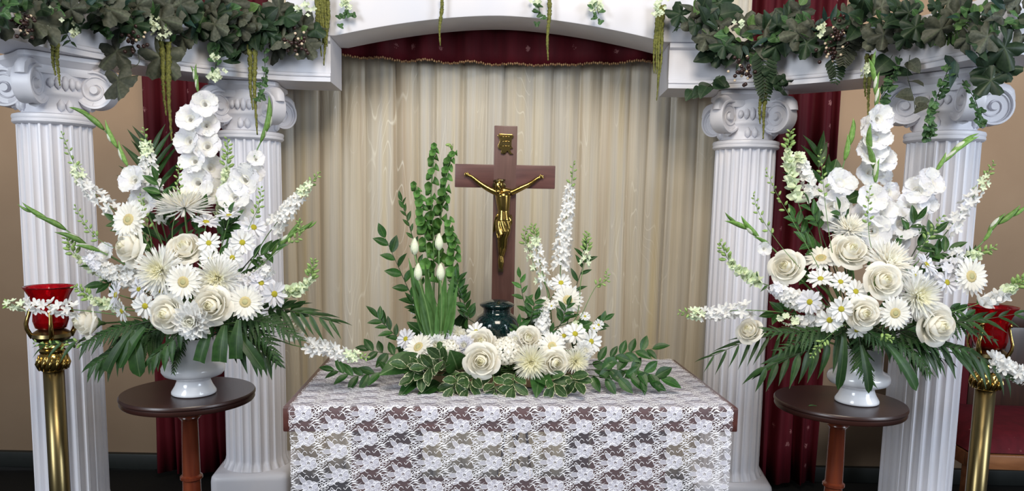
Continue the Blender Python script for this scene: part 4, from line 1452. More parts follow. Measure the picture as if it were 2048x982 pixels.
def gladiolus(A, label, pts, florets, buds, dy0, dy1, tips=None):
    """pts base to tip; florets [(px, py, r, dy)]; buds [t along path] as green sheaths with white tips"""
    P = []
    for i, (x, y) in enumerate(pts):
        P.append(at(x, y, A.Y + dy0 + (dy1 - dy0) * i / (len(pts) - 1)))
    f = A.foot()
    root = thing('white_gladiolus', label, 'gladiolus', f, A.g)
    full = [f, f.lerp(P[0], .5) + V((0, .015, .01))] + P
    n = 10 + 4 * len(P)
    pth = catmull(full, n)
    inst('stem', MB().tube([q - f for q in pth], [0.0034 * (1.1 - 0.75 * i / n) for i in range(n + 1)], 7).mesh('stem', MT['stem'], recalc=False), root)
    path = catmull(P, 30)
    k_ = 1 / ppm(P[0])
    rnd = random.Random(int(pts[-1][0]))
    for i, (x, y, r, d_) in enumerate(florets):
        p = at(x, y, A.Y + dy0 * 0.6 + dy1 * 0.4 + d_)
        q = min(path, key=lambda w: (w - p).length)
        sd = (p - q)
        n_ = V((sd.x * 14 + rnd.uniform(-.35, .35), -1, rnd.uniform(0.0, .45) + sd.z * 4)).normalized()
        rr = 1.02 * r / ppm(p)
        fm = ms('gl_tube', lambda: MB().lathe([(0.05, -0.75), (0.10, -0.45), (0.20, -0.15), (0.34, 0.06)], 12, cap=False).mesh('floret', MT['p_cream'], recalc=False))
        fo_ = inst('floret', fm, root, T(p - f) @ face(n_) @ RZ(rnd.uniform(0, 6)) @ S(rr))
        for k in range(6):
            v = k % 2
            me = ms(('glp', v, k // 2), lambda: blade(1.0, (1.12, 0.98)[v], roundp, 12, 10, (-0.95, -0.70)[v], (0.92, 0.80)[v], 0.12, 0, 0.085 + 0.015 * (k // 2), k=9 + 2 * k).mesh('petal', MT['p_white' if v else 'p_lav'], recalc=False))
            inst('petal', me, fo_, RZ(k * PI / 3) @ T(0.16, 0, -0.22 + 0.06 * v) @ S(rnd.uniform(.92, 1.08)))
    for t, L, wht in buds:
        i = min(29, int(t * 30))
        q = path[i].lerp(path[i + 1], t * 30 - i)
        d = (path[i + 1] - path[i]).normalized()
        sgn = 1 if rnd.random() < .5 else -1
        side = d.cross(V((0, -1, 0))).normalized() * sgn
        out = (d + side * 0.20 + V((0, -0.12, 0))).normalized()
        sh = ms('gl_sheath', lambda: MB().tube(catmull([(0, 0, 0), (0.35, 0, 0.05), (0.7, 0, 0.05), (1, 0, 0.0)], 12), [0.03, 0.065, 0.09, 0.105, 0.11, 0.108, 0.10, 0.088, 0.074, 0.058, 0.04, 0.022, 0.004], 8, flat=0.8).mesh('bud_sheath', MT['sheath'], recalc=False))
        o = inst('bud_sheath', sh, root, T(q - f) @ align(out, -side) @ S(L * k_))
        if wht:
            wm = ms('gl_wb', lambda: MB().lathe([(0.02, 0.0), (0.10, 0.2), (0.13, 0.5), (0.09, 0.8), (0.02, 1.0)], 8, axis='X').mesh('bud', MT['p_cream'], recalc=False))
            inst('bud', wm, o, T(0.22, -0.02, 0.10) @ S(0.72 * wht, 0.6, 0.6))
    return root


# ---- foliage
def frond(A, name, label, cat, pts, dy0, dy1, nl, lpx, wpx, mat, droop=0.4, ang=0.9, taper=0.5, prof=lance, bend=-0.5, t0=0.12, up=(0, -0.7, 0.7), serr=False, foot=True, stw=0.0016):
    """pinnate frond: rachis along the picture path with paired leaflets"""
    P = [at(x, y, A.Y + dy0 + (dy1 - dy0) * i / (len(pts) - 1)) for i, (x, y) in enumerate(pts)]
    f = A.foot()
    root = thing(name, label, cat, f, A.g)
    pth = catmull(([f] if foot else []) + P, 16)
    inst('rachis', MB().tube([q - f for q in pth], [stw * (1.2 - i / 16) + 0.0004 for i in range(17)], 5).mesh('rachis', MT['stem_dark'], recalc=False), root)
    path = catmull(P, 30)
    k_ = 1 / ppm(P[0])
    rnd = random.Random(int(pts[0][0] + pts[-1][0] * 3))
    key = ('lf', name, mat, serr, prof.__name__, round(wpx / lpx, 2), bend)
    if serr:
        def mk():
            m = MB()
            L, W, nn = 1.0, wpx / lpx, 12
            vs = []
            for i in range(nn + 1):
                u = i / nn
                w = W * 0.5 * (1 - u ** 1.4) * (1.0 if i % 2 else 0.52) + 0.01
                z = -0.25 * u * u
                vs += [(u - (0.05 if i % 2 else 0), -w, z), (u, 0, z + 0.03), (u - (0.05 if i % 2 else 0), w, z)]
            fs = [(3 * i + j, 3 * i + 3 + j, 3 * i + 4 + j, 3 * i + 1 + j) for i in range(nn) for j in (0, 1)]
            return m.add(vs, fs).mesh('leaflet', MT[mat], recalc=False)
    else:
        def mk():
            return blade(1, wpx / lpx, prof, 7, 2, bend, 0.1, 0, 0.35).mesh('leaflet', MT[mat], recalc=False)
    me = ms(key, mk)
    for k in range(nl):
        t = t0 + (0.985 - t0) * k / max(1, nl - 1)
        i = min(29, int(t * 30))
        q = path[i].lerp(path[i + 1], t * 30 - i)
        d = (path[i + 1] - path[i]).normalized()
        upv = V(up)
        side = d.cross(upv).normalized()
        for s in (-1, 1):
            a = ang * (1 - 0.45 * t) + rnd.uniform(-.08, .08)
            out = d * math.cos(a) + side * s * math.sin(a)
            out.z -= droop * rnd.uniform(.6, 1.2)
            sz = lpx * k_ * (1 - taper * abs(t - 0.4) * 1.2) * rnd.uniform(.85, 1.1)
            inst('leaflet', me, root, T(q - f) @ align(out, upv + V((rnd.uniform(-.3, .3), rnd.uniform(-.3, .3), 0))) @ S(sz))
    return root


def sprig(A, label, pts, dy0, dy1, nl, lpx, wr, mat, name='leaf_sprig', cat='foliage', prof=oval, droop=0.1, ang=0.85, foot=True, rim=False, up=(0, -0.8, 0.6), smat='stem_dark', t0=0.1, bend=-0.35, whorl=1):
    P = [at(x, y, A.Y + dy0 + (dy1 - dy0) * i / (len(pts) - 1)) for i, (x, y) in enumerate(pts)]
    f = A.foot()
    root = thing(name, label, cat, f, A.g)
    pth = catmull(([f] if foot else []) + P, 14)
    inst('stem', MB().tube([q - f for q in pth], [0.0017 * (1.2 - 0.8 * i / 14) for i in range(15)], 5).mesh('stem', MT[smat], recalc=False), root)
    path = catmull(P, 24)
    k_ = 1 / ppm(P[0])
    rnd = random.Random(int(pts[0][1] * 3 + pts[-1][0]))
    if rim:
        me = ms(('vl', mat), lambda: rim_attr(blade(1, wr, prof, 7, 6, bend, 0.15, 0.12, 0.1, 0.05).mesh('leaf', MT[mat], recalc=False), 7, 6))
    else:
        me = ms(('sl', mat, wr, prof.__name__, bend), lambda: blade(1, wr, prof, 7, 4, bend, 0.15, 0.05, 0.22).mesh('leaf', MT[mat], recalc=False))
    for k in range(nl):
        t = t0 + (1 - t0) * k / max(1, nl - 1)
        i = min(23, int(t * 24))
        q = path[i].lerp(path[i + 1], min(1, t * 24 - i))
        d = (path[i + 1] - path[i]).normalized()
        upv = V(up)
        side = d.cross(upv).normalized()
        s = -1 if k % 2 else 1
        if k == nl - 1:
            out = d.copy()
        else:
            a = ang + rnd.uniform(-.25, .25)
            out = d * math.cos(a) + side * s * math.sin(a)
            if whorl > 1:
                out = (d * 0.55 + side * math.cos(k * 2.4) + upv.normalized() * 0.8 * math.sin(k * 2.4)).normalized()
        out.z -= droop
        inst('leaf', me, root, T(q - f) @ align(out, upv + V((rnd.uniform(-.5, .5), rnd.uniform(-.4, .3), rnd.uniform(-.3, .3)))) @ S(lpx * k_ * rnd.uniform(.82, 1.12)))
    return root


def single_leaf(A, label, p0, p1, dy0, dy1, wpx, mat, prof=broad, bend=-0.5, up=(0, -0.8, 0.6), fold=0.25, name='broad_leaf', cat='leaf', ruf=0.02):
    a, b = at(*p0, A.Y + dy0), at(*p1, A.Y + dy1)
    f = A.foot()
    root = thing(name, label, cat, f, A.g)
    L = (b - a).length
    inst('stem', MB().tube([V((0, 0, 0)), (a - f) * 0.5 + V((0, 0.01, 0.01)), a - f + (b - a) * 0.04], [0.0016, 0.0015, 0.0012], 5).mesh('stem', MT['stem'], recalc=False), root)
    me = blade(1, wpx / ppm(a) / L, prof, 10, 4, bend, -bend * 0.45, 0.0, fold, ruf).mesh('leaf_blade', MT[mat], recalc=False)
    inst('leaf_blade', me, root, T(a - f) @ align(b - a, V(up)) @ S(L * 1.03))
    return root

# ================================================================== LEFT ARRANGEMENT
L = Arr(vl + V((0, 0, 0.150)), 378, 560, 2.00, 'left', 'flowers and greens in the left vase')
gladiolus(L, 'tallest white gladiolus of the left vase, open florets up to the beam', [(400, 520), (395, 400), (392, 300), (398, 210), (392, 160)],
          [(410, 208, 27, -.01), (380, 238, 27, -.02), (412, 250, 26, -.0), (378, 282, 29, -.02), (414, 292, 29, -.01), (388, 322, 28, -.03), (422, 336, 26, .0), (395, 366, 32, -.03), (425, 385, 27, -.02), (380, 395, 26, -.01)],
          [(.86, 34, .8), (.94, 42, .7), (.995, 30, 0)], .06, .08)
gladiolus(L, 'white gladiolus in front of the left inner column, green buds at its tip', [(450, 500), (475, 400), (505, 320), (528, 270), (538, 240)],
          [(490, 360, 31, -.02), (508, 345, 22, .0), (470, 395, 33, -.03), (484, 420, 26, -.01), (512, 318, 17, .0)],
          [(.66, 42, .9), (.76, 62, .6), (.88, 60, 0), (.97, 34, 0)], .05, .06)
gladiolus(L, 'gladiolus with closed green buds arching to the upper left of the left vase', [(320, 480), (285, 400), (262, 345), (228, 285), (190, 240), (162, 222)],
          [(268, 360, 29, -.02), (288, 404, 30, -.01)], [(.44, 52, .7), (.56, 58, .5), (.70, 62, 0), (.84, 46, 0), (.97, 28, 0)], .04, .05)
gladiolus(L, 'gladiolus with green buds reaching far left above the red glass cup', [(300, 560), (225, 515), (172, 488), (110, 445), (55, 421)],
          [(212, 508, 22, .0)], [(.36, 50, .9), (.5, 62, .6), (.66, 62, 0), (.82, 54, 0), (.96, 30, 0)], .0, .0)
gladiolus(L, 'gladiolus with green buds pointing right toward the cream curtain', [(440, 590), (520, 532), (552, 500), (580, 470), (616, 455)],
          [(530, 535, 18, .0)], [(.4, 30, 1), (.55, 56, .5), (.7, 50, 0), (.86, 40, 0), (.97, 28, 0)], .0, .0)

rose(L, 255, 493, -.07, 37, 'large ivory rose below the upper gerbera, left side of the left vase', -.7, .15)
rose(L, 367, 494, -.07, 32, 'half-open ivory rose in the middle of the left arrangement', .15, .75)
rose(L, 332, 628, -.15, 35, 'open ivory rose left of the dense white mum', -.12, .08)
rose(L, 421, 611, -.15, 36, 'open ivory rose right of the dense white mum', .05, .10)
rose(L, 168, 644, -.04, 34, 'ivory rose beside the ruby glass cup at far left', -1.1, .25, .9)
rose(L, 588, 653, -.03, 29, 'ivory rosebud low at the right of the left arrangement', .95, .4, .85)
gerbera(L, 259, 440, -.06, 41, 'white gerbera at the upper left of the left arrangement', -.25, .25)
gerbera(L, 368, 564, -.15, 39, 'white gerbera at the centre front of the left arrangement', -.05, .05)
gerbera(L, 491, 604, -.12, 38, 'white gerbera at the lower right of the left arrangement', .12, .1)
spider(L, 366, 400, -.03, 62, 'spider chrysanthemum facing up, highest in the left arrangement', .0, 4.0, 1)
spider(L, 314, 540, -.11, 56, 'spider chrysanthemum with yellow heart beside the left centre gerbera', -.15, .15)
spider(L, 432, 556, -.12, 52, 'spider chrysanthemum right of the left centre gerbera', .1, .1)
mum(L, 381, 643, -.17, 44, 'dense white double mum hanging over the left vase rim', .0, -.05)
for i, (x, y, dy, r, lab, fx, fz, mt) in enumerate((
        (291, 612, -.13, 29, 'white daisy with yellow eye at lower left, beside the ivory rose', -.1, 0, 'p_white'),
        (322, 582, -.09, 22, 'white daisy half hidden under the yellow-hearted spider mum, left vase', -.1, .1, 'p_white'),
        (418, 486, -.07, 25, 'white daisy right of the half-open rose, left vase', .1, .2, 'p_white'),
        (485, 485, -.07, 27, 'white daisy at the right centre of the left arrangement', .2, .15, 'p_white'),
        (465, 515, -.08, 24, 'white daisy above the right spider mum, left vase', .15, .0, 'p_white'),
        (421, 518, -.09, 23, 'white daisy tucked behind the right spider mum, left vase', .0, .1, 'p_white'),
        (412, 445, -.04, 29, 'cool white daisy seen from the side below the tall gladiolus', .6, 2.6, 'p_lav'),
        (458, 432, -.03, 27, 'cool white daisy facing up, between two gladioli, left vase', .4, 4.5, 'p_lav'),
        (507, 455, -.03, 28, 'cool white daisy facing right beside the left inner column', .9, .6, 'p_lav'),
        (233, 590, -.08, 30, 'pinkish white daisy facing left, lower left of the left arrangement', -1.1, .2, 'p_lav'),
        (245, 622, -.09, 26, 'drooping white daisy under the pinkish one, left vase', -.7, -.3, 'p_white'),
        (548, 588, -.05, 30, 'cool white daisy at the right edge of the left arrangement', 1.0, .1, 'p_lav'),
        (522, 566, -.05, 26, 'cool white daisy above the lower right gerbera, left vase', .7, .5, 'p_lav'),
        (279, 578, -.07, 26, 'cool white daisy behind the spider mum, left vase', -.5, .3, 'p_lav'))):
    daisy(L, x, y, dy, r, lab, fx, fz, mt)

spike(L, 'white_stock', 'stock', 'clustered white stock at the left edge of the left arrangement', [(300, 575), (255, 555), (215, 540), (178, 515)], -.04, -.04, 'ruffle', 12, 44, .12, 1.0, 0, mat='p_white', mat2='p_lav', spread=1.35)
spike(L, 'white_stock', 'stock', 'clustered white stock at the right of the left arrangement', [(440, 600), (480, 570), (515, 555), (538, 540)], -.05, -.04, 'ruffle', 11, 34, .1, 1.0, 0, mat='p_lav', mat2='p_white', spread=1.3)
spike(L, 'white_larkspur', 'larkspur', 'larkspur with green tip leaning over the far left column', [(300, 480), (255, 440), (205, 402), (170, 365), (145, 320), (122, 262)], .02, .05, 'star', 12, 30, .28, .74, 12, mat='p_white', mat2='p_green')
spike(L, 'white_larkspur', 'larkspur', 'upright larkspur left of the tall gladiolus, left vase', [(330, 470), (312, 400), (300, 350), (294, 300), (288, 255)], .03, .05, 'star', 12, 37, .32, .80, 7, mat='p_white', mat2='p_green')
spike(L, 'white_larkspur', 'larkspur', 'larkspur leaning right across the curtain beside the left inner column', [(490, 545), (535, 470), (572, 425), (605, 385), (640, 345)], .0, .03, 'star', 12, 37, .3, .84, 8, mat='p_white', mat2='p_green')
spike(L, 'white_larkspur', 'larkspur', 'horizontal larkspur crossing the ruby glass cup on the left', [(300, 640), (200, 625), (130, 618), (70, 612), (12, 608)], -.03, -.10, 'star', 12, 25, .38, .97, 4, mat='p_white', mat2='p_green')
spike(L, 'white_larkspur', 'larkspur', 'drooping larkspur reaching over the corner of the lace table', [(480, 650), (585, 690), (640, 694), (695, 710), (738, 716)], -.02, -.04, 'star', 12, 32, .36, .86, 7, mat='p_white', mat2='p_green')
spike(L, 'white_larkspur', 'larkspur', 'short white larkspur beside the upper left gerbera', [(330, 500), (312, 450), (325, 430), (335, 415)], -.01, 0, 'star', 11, 6, .4, .9, 3)
spike(L, 'white_snapdragon', 'snapdragon', 'budding snapdragon left of the left stock cluster', [(260, 570), (200, 545), (155, 515), (132, 475)], -.01, 0, 'pouch', 9, 8, .3, .7, 14, 6.5, 'p_green', 'p_green', leafy=6)
spike(L, 'white_snapdragon', 'snapdragon', 'green snapdragon spike right of the tall gladiolus', [(430, 520), (440, 430), (452, 350), (456, 278)], .03, .05, 'pouch', 10, 16, .3, .72, 18, 6, 'p_green', 'p_green', leafy=6)
spike(L, 'white_snapdragon', 'snapdragon', 'snapdragon with green tip at the right of the left arrangement', [(500, 620), (570, 590), (615, 565), (628, 520)], -.02, -.02, 'pouch', 11, 14, .35, .72, 16, 6.5, 'p_green', 'p_green', leafy=5)
spike(L, 'white_snapdragon', 'snapdragon', 'snapdragon touching the ruby glass cup on the left', [(300, 620), (235, 612), (190, 600), (150, 572)], -.03, -.05, 'pouch', 10, 12, .3, .72, 14, 6, 'p_green', 'p_green', leafy=6)
for lab, pts in (('thin green bud stem over the far left column, left vase', [(300, 520), (215, 490), (175, 455), (150, 412)]),
                 ('thin green bud stem rising in front of the upper left gerbera', [(310, 520), (300, 470), (288, 430), (280, 390)]),
                 ('thin green bud stem left of the spider mum near the tall gladiolus', [(345, 480), (352, 420), (356, 370), (358, 330)]),
                 ('thin green bud stem rising in front of the left inner column', [(470, 520), (500, 450), (518, 410), (522, 375)]),
                 ('thin green bud sprig under the rose beside the ruby cup', [(300, 650), (190, 680), (120, 690), (65, 685)]),
                 ('curling green bud stem near the right gladiolus, left vase', [(490, 560), (560, 500), (600, 470), (598, 440)]),):
    spike(L, 'bud_stem', 'bud stem', lab, pts, -.05, -.04, 'star', 6, 0, .3, .42, 16, 5, stemw=0.0012)

# greens of the left vase
PAL = dict(name='palm_frond', cat='palm frond')
def palm(A, label, pts, dy0, dy1, nl=9, lpx=90, wpx=15, mat='palm', **k):
    return frond(A, 'palm_frond', label, 'palm frond', pts, dy0, dy1, nl, lpx, wpx, mat, **k)
def fern(A, label, pts, dy0, dy1, nl=13, lpx=34, wpx=13, mat='fern', **k):
    return frond(A, 'leatherleaf_fern', label, 'fern', pts, dy0, dy1, nl, lpx, wpx, mat, serr=True, ang=1.15, taper=0.75, **{**dict(droop=0.12), **k})

palm(L, 'palm frond fanning up behind the left arrangement', [(340, 520), (320, 420), (310, 350), (305, 300)], .10, .12, 8, 105, 20, droop=-.05, ang=1.0, bend=-.3)
palm(L, 'palm frond hanging down to the left of the left vase', [(330, 640), (270, 670), (230, 700), (190, 725)], -.05, -.08, 8, 80, 20, droop=.55)
palm(L, 'palm frond spreading right from under the left arrangement', [(450, 640), (540, 620), (600, 625), (660, 640)], -.02, -.04, 9, 75, 13, droop=.4)
palm(L, 'palm frond drooping right of the left vase over the inner column', [(420, 650), (470, 670), (510, 690), (535, 712)], -.08, -.10, 7, 78, 19, droop=.6)
palm(L, 'palm frond drooping left of the left vase toward the brass pole', [(320, 645), (230, 660), (160, 680), (90, 690)], -.03, -.05, 7, 62, 13, droop=.45)
palm(L, 'short palm frond under the dense mum, left vase', [(370, 650), (345, 680), (322, 700), (305, 715)], -.13, -.15, 6, 55, 18, droop=.6)
for lab, p in (('leatherleaf fern low on the left side of the left vase', [(350, 650), (300, 665), (250, 690), (180, 735)]),
               ('leatherleaf fern hanging in front of the left vase', [(380, 660), (362, 690), (352, 715), (346, 745)]),
               ('leatherleaf fern right of the dense mum, left vase', [(410, 650), (450, 655), (470, 670), (480, 700)]),
               ('leatherleaf fern reaching to the inner column, left vase', [(420, 650), (490, 655), (530, 680), (555, 725)]),
               ('leatherleaf fern under the left vase roses at far left', [(330, 640), (270, 650), (215, 665), (165, 690)]),
               ('leatherleaf fern behind the lower right gerbera, left vase', [(430, 630), (500, 640), (550, 650), (600, 680)]),
               ('leatherleaf fern over the left part of the left vase', [(365, 650), (320, 670), (295, 690), (270, 715)])):
    fern(L, lab, p, -.07, -.12, lpx=40 if 'hanging' not in lab else 20, wpx=15 if 'hanging' not in lab else 9)
for lab, p0, p1, w in (('dark strap leaf hanging left of the left vase', (270, 660), (280, 752), 30), ('cut strap leaf in front of the left vase', (425, 650), (400, 722), 25),
                       ('cut strap leaf right of the left vase', (450, 650), (440, 722), 30), ('cut strap leaf further right of the left vase', (478, 640), (473, 716), 27),
                       ('pointed strap leaf at the lower right of the left vase', (470, 660), (526, 738), 22), ('cut strap leaf at the lower left of the left vase', (265, 660), (215, 742), 22),
                       ('strap leaf between fern and palm left of the left vase', (290, 655), (240, 735), 24)):
    single_leaf(L, lab, p0, p1, -.13, -.15, w, 'palm', cutf if 'cut' in lab else strapf, -.5, name='strap_leaf')
for i, (x, y, a) in enumerate(((300, 510, 2.4), (345, 525, 1.0), (405, 540, .6), (455, 560, .1), (280, 470, 2.6), (340, 460, 1.6), (390, 470, 1.3), (440, 480, .9), (260, 560, 3.3), (500, 520, .4), (350, 590, 4.4), (460, 620, 5.6), (310, 650, 3.6), (540, 610, 6.0), (440, 480, 1.2), (330, 410, 1.9))):
    sprig(L, ['filler leaves of the left vase above the left spider mum', 'filler leaves of the left vase between half-open rose and centre gerbera', 'filler leaves of the left vase right of the centre gerbera', 'filler leaves of the left vase behind the right spider mum', 'filler leaves of the left vase left of the upper gerbera', 'filler leaves of the left vase below the upward spider mum', 'filler leaves of the left vase right of the half-open rose', 'filler leaves of the left vase beside the cool white daisies', 'filler leaves of the left vase behind the pinkish daisy', 'filler leaves of the left vase beside the right stock cluster', 'filler leaves of the left vase above the lower left rose', 'filler leaves of the left vase below the lower right gerbera', 'filler leaves of the left vase under the lower left daisy', 'filler leaves of the left vase beside the right edge daisy', 'filler leaves of the left vase between the two right gladioli', 'filler leaves of the left vase left of the tall gladiolus foot'][i], [(x, y), (x + 22 * math.cos(a), y - 22 * math.sin(a)), (x + 52 * math.cos(a), y - 52 * math.sin(a))], .02, .0, 7, 34, .42, 'salal', droop=.0)

# ================================================================== RIGHT ARRANGEMENT
R = Arr(vr + V((0, 0, 0.150)), 1725, 570, 2.05, 'right', 'flowers and greens in the right vase')
gladiolus(R, 'tallest white gladiolus of the right vase, before the tan wall', [(1735, 540), (1740, 420), (1748, 320), (1752, 220), (1745, 125)],
          [(1757, 238, 29, -.02), (1738, 252, 22, .0), (1750, 275, 31, -.02), (1742, 305, 31, -.02), (1763, 320, 29, -.01), (1740, 345, 26, 0), (1765, 350, 22, .01)],
          [(.76, 40, 1), (.83, 44, .8), (.90, 46, .5), (.97, 34, 0)], .06, .08)
gladiolus(R, 'white gladiolus just below the tallest one in the right vase', [(1735, 560), (1745, 470), (1752, 400), (1748, 340), (1735, 280)],
          [(1742, 398, 31, -.02), (1758, 428, 33, -.02), (1728, 430, 28, .0), (1745, 462, 34, -.03), (1778, 385, 22, .02)], [(.64, 48, .9), (.76, 56, .5), (.90, 56, 0), (.78, 40, .8)], .02, .03)
gladiolus(R, 'white gladiolus leaning right over the far right column', [(1770, 540), (1805, 450), (1850, 375), (1885, 325), (1930, 280)],
          [(1858, 366, 28, -.01), (1835, 382, 29, -.02), (1822, 415, 33, -.02), (1850, 405, 25, -.01), (1805, 450, 33, -.03), (1790, 478, 28, -.02)], [(.66, 40, 1), (.74, 46, .8), (.84, 62, .5), (.95, 40, 0)], .04, .06)
gladiolus(R, 'white gladiolus at the upper left of the right vase', [(1700, 520), (1672, 430), (1678, 370), (1692, 310), (1705, 268)],
          [(1680, 366, 30, -.01), (1660, 380, 26, .0), (1664, 414, 32, -.02), (1682, 425, 28, -.01), (1655, 440, 24, 0)], [(.7, 52, .7), (.84, 56, 0), (.95, 36, 0)], .04, .06)
gladiolus(R, 'gladiolus with closed green buds at the far right edge', [(1800, 570), (1900, 530), (1960, 490), (1985, 455), (2036, 425)], [], [(.55, 36, 1), (.66, 50, .7), (.8, 56, 0), (.93, 40, 0)], .0, .0)
gladiolus(R, 'gladiolus with closed green buds crossing the right inner column', [(1650, 580), (1580, 530), (1540, 492), (1505, 465), (1466, 442)], [(1528, 498, 14, -.01)], [(.5, 40, .9), (.66, 58, .5), (.82, 50, 0), (.95, 34, 0)], .0, .0)

rose(R, 1571, 533, -.05, 32, 'ivory rose at the left of the right arrangement', -.75, .35)
rose(R, 1702, 500, -.07, 34, 'half-open ivory rose under the upper right gladioli', -.05, .6)
rose(R, 1770, 560, -.15, 34, 'ivory rose below the big spider mum, right vase', -.05, .3)
rose(R, 1729, 627, -.17, 31, 'open ivory rose left of the front gerbera, right vase', -.08, .1)
rose(R, 1878, 651, -.14, 38, 'largest open ivory rose, lower right of the right arrangement', .18, .08)
rose(R, 1497, 660, -.03, 28, 'ivory rosebud at the far left of the right arrangement', -.8, .7, .85)
gerbera(R, 1789, 626, -.17, 36, 'white gerbera at the centre front of the right arrangement', .05, .02)
gerbera(R, 1940, 553, -.05, 41, 'white gerbera at the right edge of the right arrangement', .25, .2)
gerbera(R, 1642, 518, -.03, 36, 'white gerbera seen edge-on, left of the half-open rose', -.7, 1.6)
spider(R, 1702, 452, -.02, 44, 'creamy spider chrysanthemum highest in the right arrangement', .0, 1.3, 1)
spider(R, 1782, 520, -.10, 56, 'spider chrysanthemum in the middle of the right arrangement', .05, .6, 1)
spider(R, 1842, 592, -.14, 54, 'yellow-hearted spider chrysanthemum right of the front gerbera', .15, .1)
for i, (x, y, dy, r, lab, fx, fz, mt) in enumerate((
        (1682, 618, -.16, 28, 'white daisy with yellow eye left of the open rose, right vase', -.1, .1, 'p_white'),
        (1659, 640, -.15, 28, 'white daisy with yellow eye lowest in the right arrangement', -.2, .0, 'p_white'),
        (1711, 583, -.13, 26, 'white daisy with yellow eye above the open rose, right vase', .1, .3, 'p_white'),
        (1681, 564, -.11, 24, 'white daisy above two yellow-eyed daisies, right vase', -.2, .7, 'p_white'),
        (1641, 558, -.09, 27, 'white daisy facing up at the left, right vase', -.5, 1.3, 'p_white'),
        (1620, 604, -.10, 28, 'pinkish white daisy facing left in the right arrangement', -1.0, .2, 'p_lav'),
        (1713, 660, -.15, 22, 'small white daisy hanging below the open rose, right vase', 0, -.6, 'p_white'),
        (1829, 553, -.10, 25, 'white daisy between two spider mums, right vase', .2, .4, 'p_white'),
        (1852, 530, -.06, 30, 'cool white daisy facing right beside the spider mum', .9, 1.0, 'p_lav'),
        (1893, 565, -.05, 28, 'cool white daisy left of the edge gerbera, right vase', .4, .3, 'p_lav'))):
    daisy(R, x, y, dy, r, lab, fx, fz, mt)
spike(R, 'white_stock', 'stock', 'clustered white stock at the left of the right arrangement', [(1650, 610), (1605, 605), (1570, 590), (1545, 575)], -.06, -.05, 'ruffle', 12, 38, .1, 1.0, 0, mat='p_white', mat2='p_lav', spread=1.35)
spike(R, 'white_stock', 'stock', 'clustered white stock low at the left of the right arrangement', [(1660, 630), (1625, 640), (1600, 645), (1560, 635)], -.08, -.07, 'ruffle', 11, 22, .1, 1.0, 0, mat='p_white', mat2='p_green', spread=1.2)
spike(R, 'white_stock', 'stock', 'clustered white stock between spider mum and edge gerbera, right vase', [(1820, 580), (1870, 555), (1900, 530), (1915, 505)], -.03, -.02, 'ruffle', 12, 26, .1, 1.0, 0, mat='p_lav', mat2='p_white', spread=1.3)
spike(R, 'white_stock', 'stock', 'upright white stock before the right red drape', [(1650, 520), (1630, 420), (1612, 350), (1596, 310)], .05, .07, 'ruffle', 11, 26, .42, 1.0, 0, mat='p_white', mat2='p_green')
spike(R, 'white_larkspur', 'larkspur', 'horizontal larkspur reaching left across the curtain, right vase', [(1600, 630), (1490, 620), (1440, 626), (1395, 628), (1358, 624)], -.03, -.05, 'star', 12, 32, .22, .84, 6, mat='p_white', mat2='p_green')
spike(R, 'white_larkspur', 'larkspur', 'larkspur leaning right before the far right column', [(1800, 560), (1880, 480), (1925, 420), (1960, 375), (1988, 325)], .02, .04, 'star', 11, 26, .3, .84, 10, mat='p_white', mat2='p_green')
spike(R, 'white_larkspur', 'larkspur', 'thick white larkspur drooping over the right brass pole', [(1800, 680), (1930, 712), (1985, 725), (2030, 745), (2075, 762)], -.06, -.12, 'star', 13, 44, .42, 1.0, 0, mat='p_white', mat2='p_white', spread=1.3)
spike(R, 'white_snapdragon', 'snapdragon', 'tall snapdragon before the right red drape', [(1650, 520), (1605, 430), (1582, 350), (1576, 300), (1582, 262)], .03, .05, 'pouch', 11, 18, .34, .74, 16, 6, 'p_green', 'p_green', leafy=10)
spike(R, 'white_snapdragon', 'snapdragon', 'snapdragon pointing left across the right inner column', [(1600, 590), (1520, 565), (1465, 530), (1440, 485)], -.02, -.02, 'pouch', 11, 14, .35, .72, 14, 6.5, 'p_green', 'p_green', leafy=5)
spike(R, 'white_snapdragon', 'snapdragon', 'snapdragon over the right ruby glass cup', [(1850, 640), (1950, 610), (2005, 588), (2050, 555)], -.08, -.14, 'pouch', 13, 18, .4, .8, 12, 7, 'p_white', 'p_green', leafy=4)
spike(R, 'white_snapdragon', 'snapdragon', 'budding snapdragon behind the edge gerbera, right vase', [(1850, 580), (1925, 520), (1955, 508), (1990, 495)], -.01, -.01, 'pouch', 10, 8, .4, .7, 12, 5.5, 'p_green', 'p_green', leafy=5)
for lab, pts in (('thin bud stem before the right red drape', [(1640, 540), (1590, 450), (1555, 390), (1530, 338)]),
                 ('thin bud stem crossing the right inner column', [(1620, 560), (1560, 490), (1520, 430), (1506, 386)]),
                 ('thin bud stem in front of the upper left gladiolus, right vase', [(1668, 520), (1652, 420), (1645, 350), (1640, 300)]),
                 ('thin bud stem in front of the middle gladiolus, right vase', [(1745, 530), (1738, 470), (1736, 420), (1740, 372)]),
                 ('bud stem with side shoots before the far right column', [(1800, 560), (1840, 500), (1865, 460), (1888, 430)]),
                 ('green bud sprig hanging low left of the right vase', [(1690, 650), (1660, 670), (1640, 690), (1622, 715)]),
                 ('green bud sprig under the front gerbera, right vase', [(1770, 640), (1765, 660), (1770, 672), (1785, 680)])):
    spike(R, 'bud_stem', 'bud stem', lab, pts, -.06 if 'sprig' not in lab else -.16, -.05 if 'sprig' not in lab else -.17, 'star', 6, 0, .3, .42, 14, 5, stemw=0.0012)
palm(R, 'dark palm frond arching before the right inner column', [(1640, 640), (1560, 668), (1500, 680), (1425, 712)], .0, -.02, 9, 74, 9, droop=.5)
